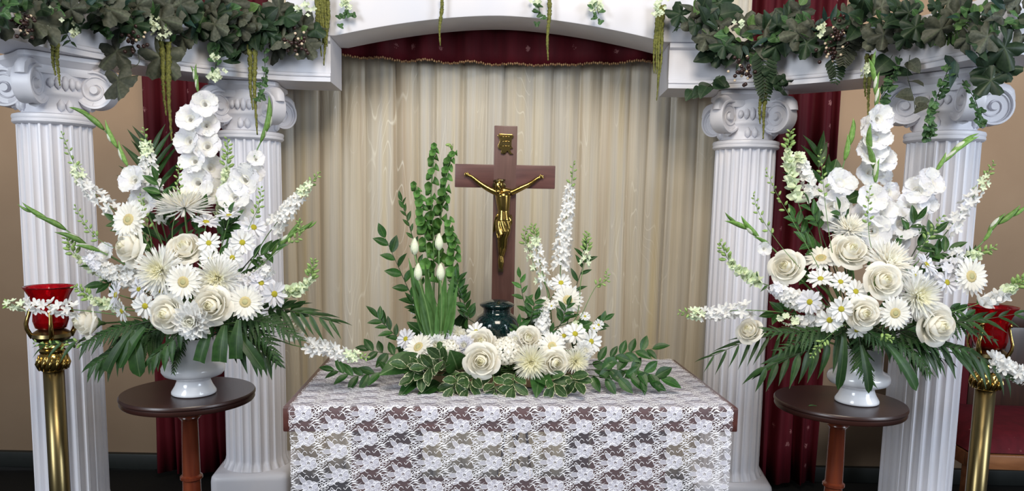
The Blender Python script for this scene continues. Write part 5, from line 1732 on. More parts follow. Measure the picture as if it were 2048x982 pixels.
palm(R, 'palm frond hanging left of the right vase', [(1700, 660), (1640, 690), (1590, 710), (1530, 735)], -.09, -.11, 8, 88, 20, droop=.62)
palm(R, 'palm frond hanging right over the brass pole', [(1800, 660), (1880, 690), (1940, 705), (2010, 750)], -.07, -.12, 9, 84, 19, droop=.55)
palm(R, 'palm frond drooping between right vase and far right column', [(1750, 660), (1800, 690), (1840, 700), (1890, 720)], -.08, -.1, 8, 70, 16, droop=.6)
palm(R, 'palm leaves standing behind the upper right gladioli', [(1690, 500), (1660, 420), (1640, 350), (1635, 310)], .10, .12, 5, 80, 24, droop=-.05, ang=.8)
palm(R, 'thin palm frond crossing the right ruby glass cup', [(1830, 650), (1900, 645), (1960, 640), (2030, 628)], -.09, -.13, 7, 58, 12, droop=.25)
for lab, p in (('leatherleaf fern hanging in front of the right vase', [(1715, 660), (1722, 700), (1728, 730), (1745, 768)]),
               ('leatherleaf fern left of the right vase', [(1700, 650), (1650, 665), (1610, 680), (1560, 700)]),
               ('leatherleaf fern low left under the daisies, right vase', [(1690, 655), (1640, 660), (1580, 665), (1530, 660)]),
               ('leatherleaf fern right of the right vase', [(1740, 655), (1790, 680), (1830, 710), (1860, 745)]),
               ('leatherleaf fern under the largest rose, right vase', [(1760, 650), (1830, 680), (1880, 690), (1940, 700)]),
               ('leatherleaf fern beside the right ruby glass cup', [(1790, 640), (1880, 640), (1930, 655), (1990, 680)]),
               ('leatherleaf fern over the right vase rim', [(1715, 650), (1745, 670), (1775, 685), (1800, 715)]),
               ('leatherleaf fern behind the edge gerbera, right vase', [(1800, 580), (1880, 545), (1915, 525), (1950, 500)])):
    fern(R, lab, p, -.08 if 'edge' not in lab else .0, -.13 if 'edge' not in lab else .0, lpx=38, wpx=14)
for lab, p0, p1, w in (('strap leaf hanging left of the right vase', (1688, 660), (1676, 778), 18), ('strap leaf right of the right vase', (1775, 690), (1832, 780), 24), ('pointed leaf before the right vase foot', (1722, 690), (1737, 785), 18)):
    single_leaf(R, lab, p0, p1, -.13, -.15, w, 'palm', strapf, -.5, name='strap_leaf')
for x, y, a, L_ in ((1690, 372, .9, 40), (1700, 392, .4, 44), (1672, 345, 1.3, 40)):
    single_leaf(R, 'round dark leaf behind the upper right gladioli, ' + {372: 'middle one', 392: 'lowest one', 345: 'topmost one'}[y], (x - 10, y + 12), (x - 10 + L_ * math.cos(a), y + 12 - L_ * math.sin(a)), .10, .11, 30, 'salal', oval, -.3)
for i, (x, y, a) in enumerate(((1650, 520, 2.4), (1690, 535, 1.2), (1750, 540, .9), (1800, 560, .3), (1620, 560, 2.8), (1690, 470, 1.8), (1640, 460, 2.0), (1800, 480, .9), (1600, 620, 3.3), (1850, 520, .4), (1700, 600, 4.4), (1800, 650, 5.6), (1640, 670, 3.6), (1890, 620, 6.0), (1830, 500, .7), (1610, 480, 2.0))):
    sprig(R, ['filler leaves of the right vase beside the edge-on gerbera', 'filler leaves of the right vase below the half-open rose', 'filler leaves of the right vase beside the middle spider mum', 'filler leaves of the right vase left of the yellow-hearted spider mum', 'filler leaves of the right vase right of the left ivory rose', 'filler leaves of the right vase left of the creamy spider mum', 'filler leaves of the right vase below the upper left gladiolus', 'filler leaves of the right vase below the right-leaning gladiolus', 'filler leaves of the right vase left of the left stock cluster', 'filler leaves of the right vase above the cool white daisy', 'filler leaves of the right vase above the yellow-eyed daisies', 'filler leaves of the right vase under the front gerbera', 'filler leaves of the right vase under the lowest daisy', 'filler leaves of the right vase right of the largest rose', 'filler leaves of the right vase before the far right column', 'filler leaves of the right vase before the red drape'][i], [(x, y), (x + 22 * math.cos(a), y - 22 * math.sin(a)), (x + 52 * math.cos(a), y - 52 * math.sin(a))], .02, .0, 7, 34, .42, 'salal', droop=.0)

# ================================================================== CENTRE ARRANGEMENT ON THE TABLE
tc = at(1018, 770, 2.12)
tray = thing('wooden_tray', 'shallow tan wooden tray holding the table flowers', 'tray', (tc.x, 2.10, TZ + 0.0045), rz=TYAW)
for y0, y1 in ((0, 0.012), (0.268, 0.28)):
    inst('side_board', MB().box(-0.22, 0.22, y0, y1, 0, 0.030).mesh('side_board', MT['basket'], bevel=0.002), tray)
for x0, x1 in ((-0.22, -0.208), (0.208, 0.22)):
    inst('end_board', MB().box(x0, x1, 0.012, 0.268, 0, 0.030).mesh('end_board', MT['basket'], bevel=0.002), tray)
inst('tray_bottom', MB().box(-0.21, 0.21, 0.01, 0.27, 0, 0.012).mesh('tray_bottom', MT['basket']), tray)

C = Arr((tc.x, 2.24, TZ + 0.02), 1000, 730, 2.16, 'table', 'flowers and greens on the lace table')
C.sx, C.sy = 4.2, 2.0
# bells of Ireland


def bells(label, pts, dy, n, cpx):
    P = [at(x, y, C.Y + dy) for x, y in pts]
    f = at(pts[0][0], 745, C.Y + dy)
    f.z = TZ + 0.02
    root = thing('bells_of_ireland', label, 'bells of ireland', f, C.g)
    path = catmull([f] + P, 30)
    inst('stem', MB().tube([q - f for q in path], 0.0022, 6).mesh('stem', MT['stem'], recalc=False), root)
    path = catmull(P, 30)
    k_ = 1 / ppm(P[0])
    rnd = random.Random(int(pts[0][0] + n))
    me = ms('bell', lambda: MB().lathe([(0.03, -0.75), (0.18, -0.60), (0.46, -0.25), (0.74, 0.05), (0.94, 0.24), (1.0, 0.32)], 20, mod=lambda a, j: 1 + (0.06 * math.sin(5 * a) if j > 3 else 0), cap=False).mesh('bell_calyx', MT['bells'], recalc=False))
    for k in range(n):
        t = k / max(1, n - 1)
        i = min(29, int(t * 30))
        q = path[i].lerp(path[i + 1], t * 30 - i)
        d = (path[i + 1] - path[i]).normalized()
        a = k * 2.1 + rnd.uniform(-.3, .3)
        side = V((1, 0, 0)) - d * d.x
        side.normalize()
        out = (side * math.cos(a) + d.cross(side) * math.sin(a) + d * 0.15).normalized()
        sz = cpx * k_ * (1.1 - 0.45 * t) * rnd.uniform(.85, 1.15)
        inst('bell_calyx', me, root, T(q - f + out * sz * 0.75) @ face(out + V((0, -.25, rnd.uniform(-.1, .4)))) @ S(sz))


bells('bells of Ireland spike, tallest left of the crucifix', [(868, 560), (866, 470), (862, 400), (866, 330), (870, 293)], .04, 30, 10.5)
bells('bells of Ireland spike nearest to the left cross arm', [(878, 520), (882, 430), (889, 390), (893, 340), (908, 305)], .06, 28, 10.5)
bells('bells of Ireland spike at the left, with leaf at its tip', [(858, 560), (850, 475), (846, 440), (840, 405), (830, 370)], .02, 24, 11)
bells('short bells of Ireland spike beside the cross post', [(905, 560), (906, 520), (908, 492), (902, 470), (897, 442)], .05, 22, 10.5)


def tulip(label, px, py, base, dy):
    p, b = at(px, py, C.Y + dy), at(*base, C.Y + dy + .02)
    b.z = max(b.z, TZ + .02)
    root = thing('white_tulip', label, 'tulip', b, C.g)
    k_ = 1 / ppm(p)
    inst('stem', MB().tube([q - b for q in catmull([b, b.lerp(p, .5) + V((0.004, 0, 0)), p - V((0, 0, 14 * k_))], 10)], 0.0026, 6).mesh('stem', MT['stem'], recalc=False), root)

    def tp():
        return MB().grid(lambda u, v: ((0.10 + 0.34 * math.sin(PI * u ** 0.75)) * math.cos((v - .5) * 2.3 * math.sin(PI * (0.12 + 0.8 * u)) + 0.0), (0.10 + 0.34 * math.sin(PI * u ** 0.75)) * math.sin((v - .5) * 2.3 * math.sin(PI * (0.12 + 0.8 * u))), -0.95 + 1.95 * u), 8, 6).mesh('petal', MT['tulip'], recalc=False)
    me = ms('tulip', tp)
    for k in range(6):
        s = 18 * k_ * (1.0 if k % 2 else 0.95)
        inst('petal', me, root, T(p - b) @ RZ(k * PI / 3) @ S(s * (1.06 if k % 2 else 0.97), s * (1.06 if k % 2 else 0.97), s))


tulip('white tulip bud, upper left of the tulip group', 829, 493, (862, 690), -.05)
tulip('white tulip bud, upper right of the tulip group', 878, 484, (872, 690), -.03)
tulip('white tulip bud, lower left of the tulip group', 836, 544, (866, 690), -.08)
tulip('white tulip bud, lower right of the tulip group', 881, 544, (880, 690), -.07)
for lab, p0, p1, w, up in (('tulip leaf leaning left in the tulip group', (858, 670), (818, 520), 26, (.5, -1, 0)), ('broad tulip leaf at the front of the tulip group', (868, 690), (838, 565), 30, (.3, -1, .1)),
                           ('tall tulip leaf in the middle of the tulip group', (872, 690), (850, 530), 28, (-.2, -1, 0)), ('tulip leaf leaning right toward the cross', (880, 690), (908, 540), 26, (-.6, -1, 0)),
                           ('upright tulip leaf right of the tulip buds', (876, 690), (892, 545), 26, (.3, -1, 0)), ('dark tulip leaf low left of the tulips', (855, 680), (822, 560), 22, (0, -1, .2)), ('tulip leaf nearest to the urn', (890, 690), (915, 570), 20, (.2, -1, 0))):
    single_leaf(C, lab, p0, p1, -.05, -.06, w, 'tulipleaf', lance, .25, up, .35, name='tulip_leaf')

# flowers low around the urn
rose(C, 962, 722, -.13, 33, 'large ivory rose in front of the urn, hanging over the leaves', -.08, .12)
rose(C, 962, 684, -.06, 27, 'cream rose close below the urn at its left', -.1, .6)
rose(C, 1057, 675, -.05, 24, 'cream rose right of the urn silver bands', .1, .5)
rose(C, 1112, 726, -.12, 27, 'ivory rose between the two yellowish mums on the table', .15, .1)
spider(C, 1062, 724, -.13, 41, 'yellow-cream spider mum at the front of the table flowers', -.05, .15, 2)
spider(C, 1154, 722, -.10, 31, 'pale yellow mum at the right front of the table flowers', .3, .15, 2)
gerbera(C, 1135, 600, .02, 33, 'upright white gerbera high at the right of the urn', .1, .15)
gerbera(C, 1104, 692, -.08, 29, 'white gerbera low at the right of the urn', .05, .25)
gerbera(C, 838, 695, -.07, 36, 'white gerbera seen from the side left of the urn', -.7, 1.0)
for x, y, dy, r, lab, fx, fz, mt in ((952, 664, -.02, 24, 'white daisy touching the left side of the urn', -.2, .9, 'p_white'),
                                     (905, 690, -.06, 22, 'pinkish white daisy between roses and side gerbera', -.2, .4, 'p_lav'),
                                     (862, 672, -.03, 26, 'white daisy above the side gerbera on the table', -.5, .9, 'p_lav'),
                                     (1150, 668, -.02, 26, 'white daisy upper right of the low gerbera on the table', .2, .6, 'p_white'),
                                     (1182, 683, -.04, 26, 'white daisy at the right edge of the table flowers', .6, .4, 'p_white'),
                                     (1128, 672, -.01, 22, 'white daisy behind the low gerbera on the table', .0, .8, 'p_white'),
                                     (1122, 566, .04, 24, 'white daisy behind the upright gerbera', -.1, .8, 'p_white'),
                                     (1197, 650, .02, 13, 'small white daisy standing at the far right of the table flowers', .3, .4, 'p_white'),
                                     (1170, 633, .02, 12, 'small white daisy right of the upright gerbera', .1, .9, 'p_white'),
                                     (832, 618, .02, 14, 'small white daisy left of the tulip stems', -.3, .8, 'p_lav'),
                                     (1103, 612, .0, 9, 'tiny white daisy left of the upright gerbera', -.3, .4, 'p_white'),
                                     (1188, 657, .0, 11, 'small half-open daisy below the far right small daisy', .2, 1.2, 'p_white')):
    daisy(C, x, y, dy, r, lab, fx, fz, mt)
mum(C, 886, 672, -.05, 24, 'white double mum left of the daisy by the urn', -.2, .6, 'p_lav')
mum(C, 912, 668, -.03, 22, 'cream double mum left of the urn', -.1, .7, 'p_cream')

mum(C, 872, 690, -.08, 24, 'white double mum right of the side gerbera on the table', -.2, .3)
mum(C, 928, 690, -.09, 23, 'cool white double mum touching the large ivory rose', -.1, .3, 'p_lav')
mum(C, 1030, 678, -.05, 20, 'white double mum just below the silver bands of the urn', 0, .6)
mum(C, 1170, 700, -.07, 23, 'white double mum behind the pale yellow mum on the table', .4, .4)
daisy(C, 812, 678, -.03, 24, 'cool white daisy at the far left of the table flowers', -.7, .6, 'p_lav')


def hydrangea(label, px, py, dy, rpx, nfl=46):
    p, n = C.head(px, py, dy, 0, .4)
    r = rpx / ppm(p)
    root, f, st = begin(C, 'white_hydrangea', label, 'hydrangea', p, n, .01)
    stem_obj(root, st, .003, .003)
    me = ms('hyd', lambda: floret_mesh('four', 'p_rose'))
    for k in range(nfl):
        z = 1 - 1.5 * (k + .5) / nfl
        a = k * 2.39996
        q = V((math.sqrt(1 - z * z) * math.cos(a), math.sqrt(1 - z * z) * math.sin(a), z))
        w = face(n).to_3x3() @ q
        inst('floret', me, root, T(p - f + w * r * .78) @ face(w) @ RZ(k) @ S(r * .30))


hydrangea('cream hydrangea head between the roses below the urn', 1012, 702, -.09, 33)
hydrangea('cream hydrangea head left of the roses on the table', 898, 702, -.09, 27, 40)
hydrangea('white hydrangea head behind the side gerbera on the table', 872, 704, -.06, 24, 34)
spike(C, 'white_stock', 'stock', 'clustered white stock between urn and upright gerbera', [(1085, 690), (1085, 655), (1085, 625), (1088, 600)], .0, .02, 'ruffle', 10, 34, .15, 1, 0, mat='p_white', mat2='p_rose', spread=1.4)
spike(C, 'white_stock', 'stock', 'low white stock between gerbera and daisies on the table', [(1110, 690), (1125, 670), (1140, 660), (1155, 650)], .0, .02, 'ruffle', 9, 18, .1, 1, 0, mat='p_lav', mat2='p_green', spread=1.2)
spike(C, 'white_larkspur', 'larkspur', 'tall white larkspur right of the crucifix', [(1112, 600), (1122, 520), (1130, 450), (1140, 390), (1148, 322)], .05, .06, 'star', 11, 52, .18, .80, 9, mat='p_white', mat2='p_white', spread=1.15)
spike(C, 'white_larkspur', 'larkspur', 'greenish larkspur between cross and tall larkspur', [(1100, 610), (1085, 545), (1075, 500), (1070, 475), (1066, 450)], .03, .03, 'star', 9, 26, .1, .72, 12, 5.5, mat='p_white', mat2='p_green')
spike(C, 'white_larkspur', 'larkspur', 'second greenish larkspur leaning to the cross', [(1098, 600), (1072, 540), (1058, 500), (1050, 480), (1052, 455)], .04, .05, 'star', 8, 12, .1, .6, 12, 5, mat='p_green', mat2='p_green')
spike(C, 'white_larkspur', 'larkspur', 'green budding larkspur right of the tall one', [(1150, 640), (1162, 560), (1172, 510), (1174, 465)], .02, .02, 'star', 8, 8, .5, .7, 18, 5.5, mat='p_green', mat2='p_green')
spike(C, 'bud_stem', 'bud stem', 'thin curling bud stem at the right of the table flowers', [(1150, 650), (1182, 590), (1195, 570), (1213, 560), (1213, 540)], .02, .02, 'star', 5, 0, .3, .4, 14, 4.5, stemw=.0012)
spike(C, 'bud_stem', 'bud stem', 'thin bud stem among the bells of Ireland', [(870, 600), (868, 500), (880, 430), (905, 300), (903, 290)], .07, .07, 'star', 5, 0, .3, .9, 5, 5, stemw=.0012)

# greens
sprig(C, 'dark leafy sprig standing left of the bells of Ireland', [(850, 640), (820, 585), (795, 530), (770, 475)], .05, .04, 11, 34, .5, 'ruscus', droop=0)
sprig(C, 'slender leafy sprig left of the tallest bells spike', [(850, 600), (832, 500), (815, 440), (804, 402)], .05, .05, 14, 20, .42, 'salal', droop=-.05, ang=.55)
sprig(C, 'light green leafy sprig right of the cross foot', [(1060, 680), (1055, 630), (1045, 590), (1040, 555)], .03, .03, 10, 24, .42, 'myrtle', droop=-.05)
sprig(C, 'dark leaf sprig right of the tall larkspur', [(1130, 660), (1150, 580), (1165, 535), (1168, 505)], .03, .03, 9, 30, .3, 'ruscus', droop=0)
sprig(C, 'ruscus branch spreading left on the lace', [(830, 745), (760, 745), (710, 752), (668, 740)], -.06, -.08, 11, 36, .42, 'ruscus', droop=.15, t0=.25)
sprig(C, 'ruscus branch rising left behind the side gerbera', [(840, 720), (800, 680), (775, 655), (755, 635)], .0, .0, 12, 30, .42, 'ruscus', droop=0)
sprig(C, 'ruscus branch low left behind the broad leaves', [(830, 720), (790, 710), (760, 705), (738, 700)], -.02, -.02, 8, 34, .5, 'ruscus', droop=.05)
sprig(C, 'ruscus branch spreading right on the lace, lowest', [(1170, 750), (1220, 758), (1265, 755), (1300, 765)], -.08, -.10, 11, 40, .5, 'ruscus', droop=.2)
sprig(C, 'ruscus branch spreading right, ending in a broad leaf', [(1170, 740), (1230, 740), (1280, 742), (1322, 758)], -.06, -.09, 11, 42, .52, 'ruscus', droop=.05)
sprig(C, 'ruscus branch reaching up right of the pale mum', [(1170, 730), (1220, 715), (1260, 705), (1305, 698)], -.04, -.05, 12, 34, .48, 'ruscus', droop=-.05)
sprig(C, 'leafy sprig behind the right daisies on the table', [(1150, 700), (1180, 660), (1195, 650), (1210, 640)], .03, .03, 7, 28, .45, 'ruscus', droop=0)
for i, (x0, y0, x1, y1) in enumerate(((925, 745, 905, 775), (985, 748, 990, 785), (885, 735, 850, 735), (870, 740, 830, 755), (1090, 752, 1110, 770), (1140, 750, 1152, 765), (950, 750, 935, 778), (905, 735, 880, 715), (1030, 748, 1025, 775), (860, 750, 815, 735))):
    sprig(C, ['variegated cream-edged sprig under the large ivory rose', 'variegated cream-edged sprig at the left of the table flowers', 'variegated cream-edged sprig at the right front of the table flowers'][0 if 880 < x1 < 1048 else (1 if x1 <= 880 else 2)] + (['', ', lowest', ', upper', ', outermost', '', ', rightmost', ', left', ', leftmost', ', right', ', far left', ', beside the dark hanging leaf', ', low', ', middle'][i]), [(x0, y0), ((x0 + x1) / 2, (y0 + y1) / 2), (x1, y1)], -.10, -.14, 7, 40, .50, 'varieg', rim=True, prof=obov, droop=.05, whorl=2, smat='stem', name='pittosporum_sprig', bend=-.5)
for lab, p0, p1, w, mt in (('broad grey-green leaf left of the variegated sprigs', (840, 715), (760, 750), 46, 'salal'), ('broad leaf below the side gerbera', (850, 720), (785, 735), 40, 'salal'),
                           ('dark folded leaf on the lace, left front', (845, 745), (795, 800), 30, 'ruscus'), ('dark pointed leaf on the lace beside the folded one', (880, 765), (832, 798), 28, 'ruscus'),
                           ('round galax leaf left of the large ivory rose', (915, 740), (900, 700), 48, 'salal'), ('dark leaf hanging under the yellow-cream spider mum', (1080, 745), (1072, 795), 34, 'ruscus'),
                           ('dark leaf pointing right under the spider mum', (1075, 750), (1105, 775), 30, 'ruscus'), ('dark leaf behind the tulips by the urn', (910, 680), (935, 620), 34, 'palm'),
                           ('dark leaf right of the urn behind the stock', (1050, 670), (1070, 630), 34, 'palm'), ('grey-green leaf below the tulips', (860, 680), (815, 645), 34, 'salal'),
                           ('broad leaf behind the far right small daisy', (1150, 660), (1185, 645), 30, 'salal')):
    single_leaf(C, lab, p0, p1, -.09 if p1[1] > 690 else .03, (-.165 if p1[1] > 770 else -.14) if p1[1] > 690 else .03, w, mt, oval if 'galax' in lab or 'broad' in lab else broad, -.5)
for i, (x, y, a) in enumerate(((880, 715, 1.5), (930, 700, 1.5), (1035, 690, 1.5), (1090, 705, 1.3), (1140, 700, .6), (940, 640, 1.9), (920, 600, 1.7), (850, 640, 2.2), (1060, 640, 1.3), (1000, 735, 4.7), (1120, 650, 1.2), (1050, 755, 4.7), (950, 755, 4.6))):
    sprig(C, ['dark filler leaves on the table below the left double mum', 'dark filler leaves on the table left of the large ivory rose', 'dark filler leaves on the table right of the urn foot', 'dark filler leaves on the table below the low gerbera', 'dark filler leaves on the table right of the low gerbera', 'dark filler leaves on the table left of the urn', 'dark filler leaves on the table behind the short bells spike', 'dark filler leaves on the table left of the tulip stems', 'dark filler leaves on the table right of the urn shoulder', 'dark filler leaves on the table below the middle hydrangea', 'dark filler leaves on the table below the upright gerbera', 'dark filler leaves on the table under the spider mum', 'dark filler leaves on the table under the large ivory rose'][i], [(x, y), (x + 18 * math.cos(a), y - 18 * math.sin(a)), (x + 42 * math.cos(a), y - 42 * math.sin(a))], .0, .0, 8, 26, .42, 'ruscus', droop=.0)

# ================================================================== GARLANDS ON THE BEAMS
def grape(seed, mat):
    rnd = random.Random(seed)
    a0 = rnd.uniform(0, 1)

    def rf(a):
        t = (a + PI) % (2 * PI) - PI             # lobes: tip at +x, petiole notch at -x
        r = 0.36 + 0.34 * abs(math.cos(2.5 * t)) ** 1.2 + 0.10 * math.cos(t) + 0.05 * abs(math.sin(10 * t))
        return r * (1 - 0.45 * math.exp(-((abs(t) - PI) * 3.5) ** 2))
    m = polar(rf, lambda q, a: 0.07 * q * math.cos(5 * a) + 0.08 * q * math.sin(2 * a + a0) - 0.22 * q * q * (0.5 + 0.5 * math.cos(a)) , 40, 4)
    m.v = [(x + 0.45, y, z) for x, y, z in m.v]
    return m.mesh('leaf', MT[mat], recalc=False)


def ivy(mat):
    def rf(a):
        t = (a + PI) % (2 * PI) - PI
        return (0.36 + 0.30 * abs(math.cos(1.5 * t)) ** 2.2 + 0.12 * math.cos(t)) * (1 - 0.3 * math.exp(-((abs(t) - PI) * 3) ** 2))
    m = polar(rf, lambda q, a: -0.15 * q * q + 0.06 * q * math.cos(3 * a), 30, 3)
    m.v = [(x + 0.42, y, z) for x, y, z in m.v]
    return m.mesh('leaf', MT[mat], recalc=False)


def heart(mat):
    return blade(1, .82, lambda u: max(.02, math.sin(PI * u ** .55)) ** .75, 9, 6, -.6, .25, .05, .15, .03).mesh('leaf', MT[mat], recalc=False)


def gleaf(kind, mat, seed=0):
    return ms(('gar', kind, mat, seed), lambda: grape(seed, mat) if kind == 'grape' else ivy(mat) if kind == 'ivy' else heart(mat) if kind == 'heart' else
              blade(1, .85, oval, 6, 4, -.3, .1, .1, 0).mesh('leaf', MT[mat], recalc=False) if kind == 'round' else blade(1, .36, lance, 7, 4, -.4, .2, 0, .25).mesh('leaf', MT[mat], recalc=False))


def garland(label, line, Yf, count, seed, clusters, berries, trails, ferns, explicit=()):
    rnd = random.Random(seed)
    P = [at(x, y, Yf(x)) for x, y in line]
    o = P[len(P) // 2]
    root = thing('leafy_garland', label, 'garland', o, 'leafy garlands on the beams')
    inst('vine', MB().tube([q - o for q in catmull(P, 40)], [0.006 + .002 * math.sin(i) for i in range(41)], 6).mesh('vine', MT['stem_dark'], recalc=False), root)
    kinds = (('grape', 'gl_grey', 52), ('grape', 'gl_dark', 46), ('heart', 'gl_dark', 40), ('ivy', 'gl_grey', 34), ('heart', 'gl_mid', 32), ('round', 'gl_mid', 22), ('heart', 'gl_dark', 46), ('ivy', 'gl_dark', 32), ('pointed', 'gl_blue', 42), ('pointed', 'gl_dark', 44), ('round', 'gl_light', 19), ('round', 'gl_mid', 26), ('ivy', 'gl_mid', 24), ('pointed', 'gl_grey', 40))

    def put(x, y, Y, kind, mat, spx, ang, tilt=None):
        p = at(x, y, Y)
        k_ = 1 / ppm(p)
        d = V((math.cos(ang), rnd.uniform(-.45, .1), math.sin(ang)))
        up = V((rnd.uniform(-.6, .6), -1, rnd.uniform(-.1, .8))) if tilt is None else V(tilt)
        inst('leaf', gleaf(kind, mat, rnd.randint(0, 1)), root, T(p - o) @ align(d, up) @ S(spx * k_))
    for i in range(count):
        t = rnd.random() * (len(line) - 1)
        k = min(int(t), len(line) - 2)
        x = line[k][0] + (line[k + 1][0] - line[k][0]) * (t - k)
        y = line[k][1] + (line[k + 1][1] - line[k][1]) * (t - k)
        kd = kinds[rnd.randrange(len(kinds))]
        r = rnd.random() ** .6
        a = rnd.uniform(0, 2 * PI)
        ox, oy = 34 * r * math.cos(a), 26 * r * math.sin(a)
        out = math.atan2(-oy, ox) + rnd.uniform(-.9, .9)
        put(x + ox, y + oy, Yf(x) - .015 - .06 * (1 - r) - .03 * rnd.random(), *kd[:2], kd[2] * rnd.uniform(.65, 1.0), out)
    for x, y, kind, mat, spx, ang in explicit:
        put(x, y, Yf(x) - .05, kind, mat, spx, ang, (rnd.uniform(-.3, .3), -1, .3))
    fl = ms('tinyfl', lambda: polar(lambda a: 0.55 + .45 * abs(math.cos(2 * a)), lambda q, a: .25 * q, 16, 2).mesh('blossom', MT['p_green'], recalc=False))
    for x, y, n, sp in clusters:
        c = at(x, y, Yf(x) - .105)
        k_ = 1 / ppm(c)
        st = inst('blossom_stem', MB().tube([at(x, y - 25, Yf(x) - .02) - o, c - o], .0012, 5).mesh('blossom_stem', MT['stem_dark'], recalc=False), root)
        for j in range(n):
            q = V((rnd.gauss(0, sp * .5), rnd.gauss(0, sp * .35), rnd.gauss(0, sp * .55))) * k_
            inst('blossom', fl, st, T(c - o + q) @ face(V((rnd.uniform(-.8, .8), -1, rnd.uniform(-.6, .8)))) @ S(rnd.uniform(4.2, 6.5) * k_))
    bd, bp = (ms(('berry', m_), lambda: MB().lathe([(.02, -1), (.75, -.6), (1, 0), (.75, .6), (.02, 1)], 8).mesh('berry', MT[m_], recalc=False)) for m_ in ('berry_dark', 'berry_pale'))
    for x, y, n in berries:
        c = at(x, y, Yf(x) - .10)
        k_ = 1 / ppm(c)
        st = inst('berry_stem', MB().tube([at(x, y - 20, Yf(x) - .02) - o, c - o], .0014, 5).mesh('berry_stem', MT['stem_dark'], recalc=False), root)
        for j in range(n):
            q = V((rnd.gauss(0, 12), rnd.gauss(0, 8), rnd.gauss(0, 13))) * k_
            inst('berry', bp if j % 4 == 0 else bd, st, T(c - o + q) @ S((3.0 if j % 4 == 0 else 4.2) * k_))
    for pts, kind, mat, spx, n in trails:
        Q = [at(x, y, Yf(x) - .06) for x, y in pts]
        st = inst('trailing_vine', MB().tube([q - o for q in catmull(Q, 12)], .0011, 5).mesh('trailing_vine', MT['stem_dark'], recalc=False), root)
        pa = catmull(Q, 40)
        for j in range(n):
            q = pa[int(40 * (j + .6) / n) if n > 1 else 40]
            k_ = 1 / ppm(q)
            inst('leaf', gleaf(kind, mat), st, T(q - o) @ align(V((rnd.uniform(-1, 1), rnd.uniform(-.6, 0), rnd.uniform(-1, .3))), V((rnd.uniform(-.5, .5), -1, .4))) @ S(spx * k_ * rnd.uniform(.8, 1.15)))
    lm2 = ms('gfern', lambda: blade(1, .34, strapf, 5, 2, -.3, .1, 0, .2).mesh('leaflet', MT['gl_dark'], recalc=False))
    lm3 = ms('gfern2', lambda: blade(1, .34, strapf, 5, 2, -.3, .1, 0, .2).mesh('leaflet', MT['gl_light'], recalc=False))
    lm4 = ms('gfern3', lambda: blade(1, .34, strapf, 5, 2, -.3, .1, 0, .2).mesh('leaflet', MT['gl_grey'], recalc=False))
    for pts, w, n, mt in ferns:
        Q = [at(x, y, Yf(x) - .075) for x, y in pts]
        st = inst('fern_rib', MB().tube([q - o for q in catmull(Q, 12)], .0012, 5).mesh('fern_rib', MT['stem_dark'], recalc=False), root)
        pa = catmull(Q, 40)
        for j in range(n):
            t = (j + .5) / n
            i = min(39, int(t * 40))
            d = (pa[i + 1] - pa[i]).normalized()
            sd = d.cross(V((0, -1, .2))).normalized()
            k_ = 1 / ppm(pa[i])
            for s in (-1, 1):
                inst('leaflet', (lm2, lm3, lm4)[mt], st, T(pa[i] - o) @ align(sd * s + d * .55 + V((0, -.15, 0)), V((0, -1, .3))) @ S(w * k_ * (1.1 - .75 * t ** 2)))
    return root


XF = lambda X: X


def yf_path(path, sgn):
    def f(px):
        best = min(path, key=lambda q: abs((q.x + X0 - at(px, 80, q.y).x)))
        return best.y - 0.005
    return f


yl, yr_ = yf_path(wl, -1), yf_path(wr, 1)
garland('dense mixed-leaf garland with berries lying on the left curved beam', [(-30, 15), (60, 22), (150, 14), (230, 28), (320, 40), (400, 36), (470, 44), (540, 50), (600, 60)], yl, 262, 11,
        [(95, 28, 14, 14), (105, 52, 22, 20), (318, 62, 26, 18), (305, 45, 12, 12), (432, 152, 24, 15), (428, 112, 8, 8), (610, 8, 16, 16), (150, 62, 10, 10)],
        [(45, 50, 34), (272, 76, 34), (592, 82, 30)],
        [([(275, 100), (278, 125), (262, 135), (235, 140)], 'grape', 'gl_grey', 56, 1), ([(440, 85), (462, 105), (478, 118)], 'ivy', 'gl_dark', 24, 6), ([(525, 75), (530, 130), (525, 165), (520, 200)], 'ivy', 'gl_mid', 13, 16),
         ([(130, 60), (140, 80), (143, 84)], 'pointed', 'gl_dark', 22, 3), ([(432, 85), (432, 115), (430, 140)], 'ivy', 'gl_mid', 14, 5), ([(210, 40), (220, 60), (215, 72)], 'ivy', 'gl_mid', 16, 8)],
        [], explicit=((60, 20, 'grape', 'gl_grey', 66, -.9), (25, 25, 'grape', 'gl_grey', 60, -2.4), (300, 90, 'grape', 'gl_grey', 64, -.9), (250, 85, 'grape', 'gl_grey', 56, -2.2), (335, 22, 'heart', 'gl_light', 24, 1.2), (345, 36, 'round', 'gl_light', 20, .3), (330, 38, 'round', 'gl_light', 20, 3.4), (412, 25, 'heart', 'gl_mid', 42, -2.0), (440, 20, 'heart', 'gl_mid', 48, -1.2), (450, 30, 'heart', 'gl_mid', 44, .3), (480, 38, 'round', 'gl_light', 26, -.4), (495, 22, 'round', 'gl_light', 28, .5), (432, 85, 'heart', 'gl_mid', 34, -1.8), (560, 45, 'grape', 'gl_grey', 52, -.4), (600, 75, 'grape', 'gl_grey', 44, -.9)))
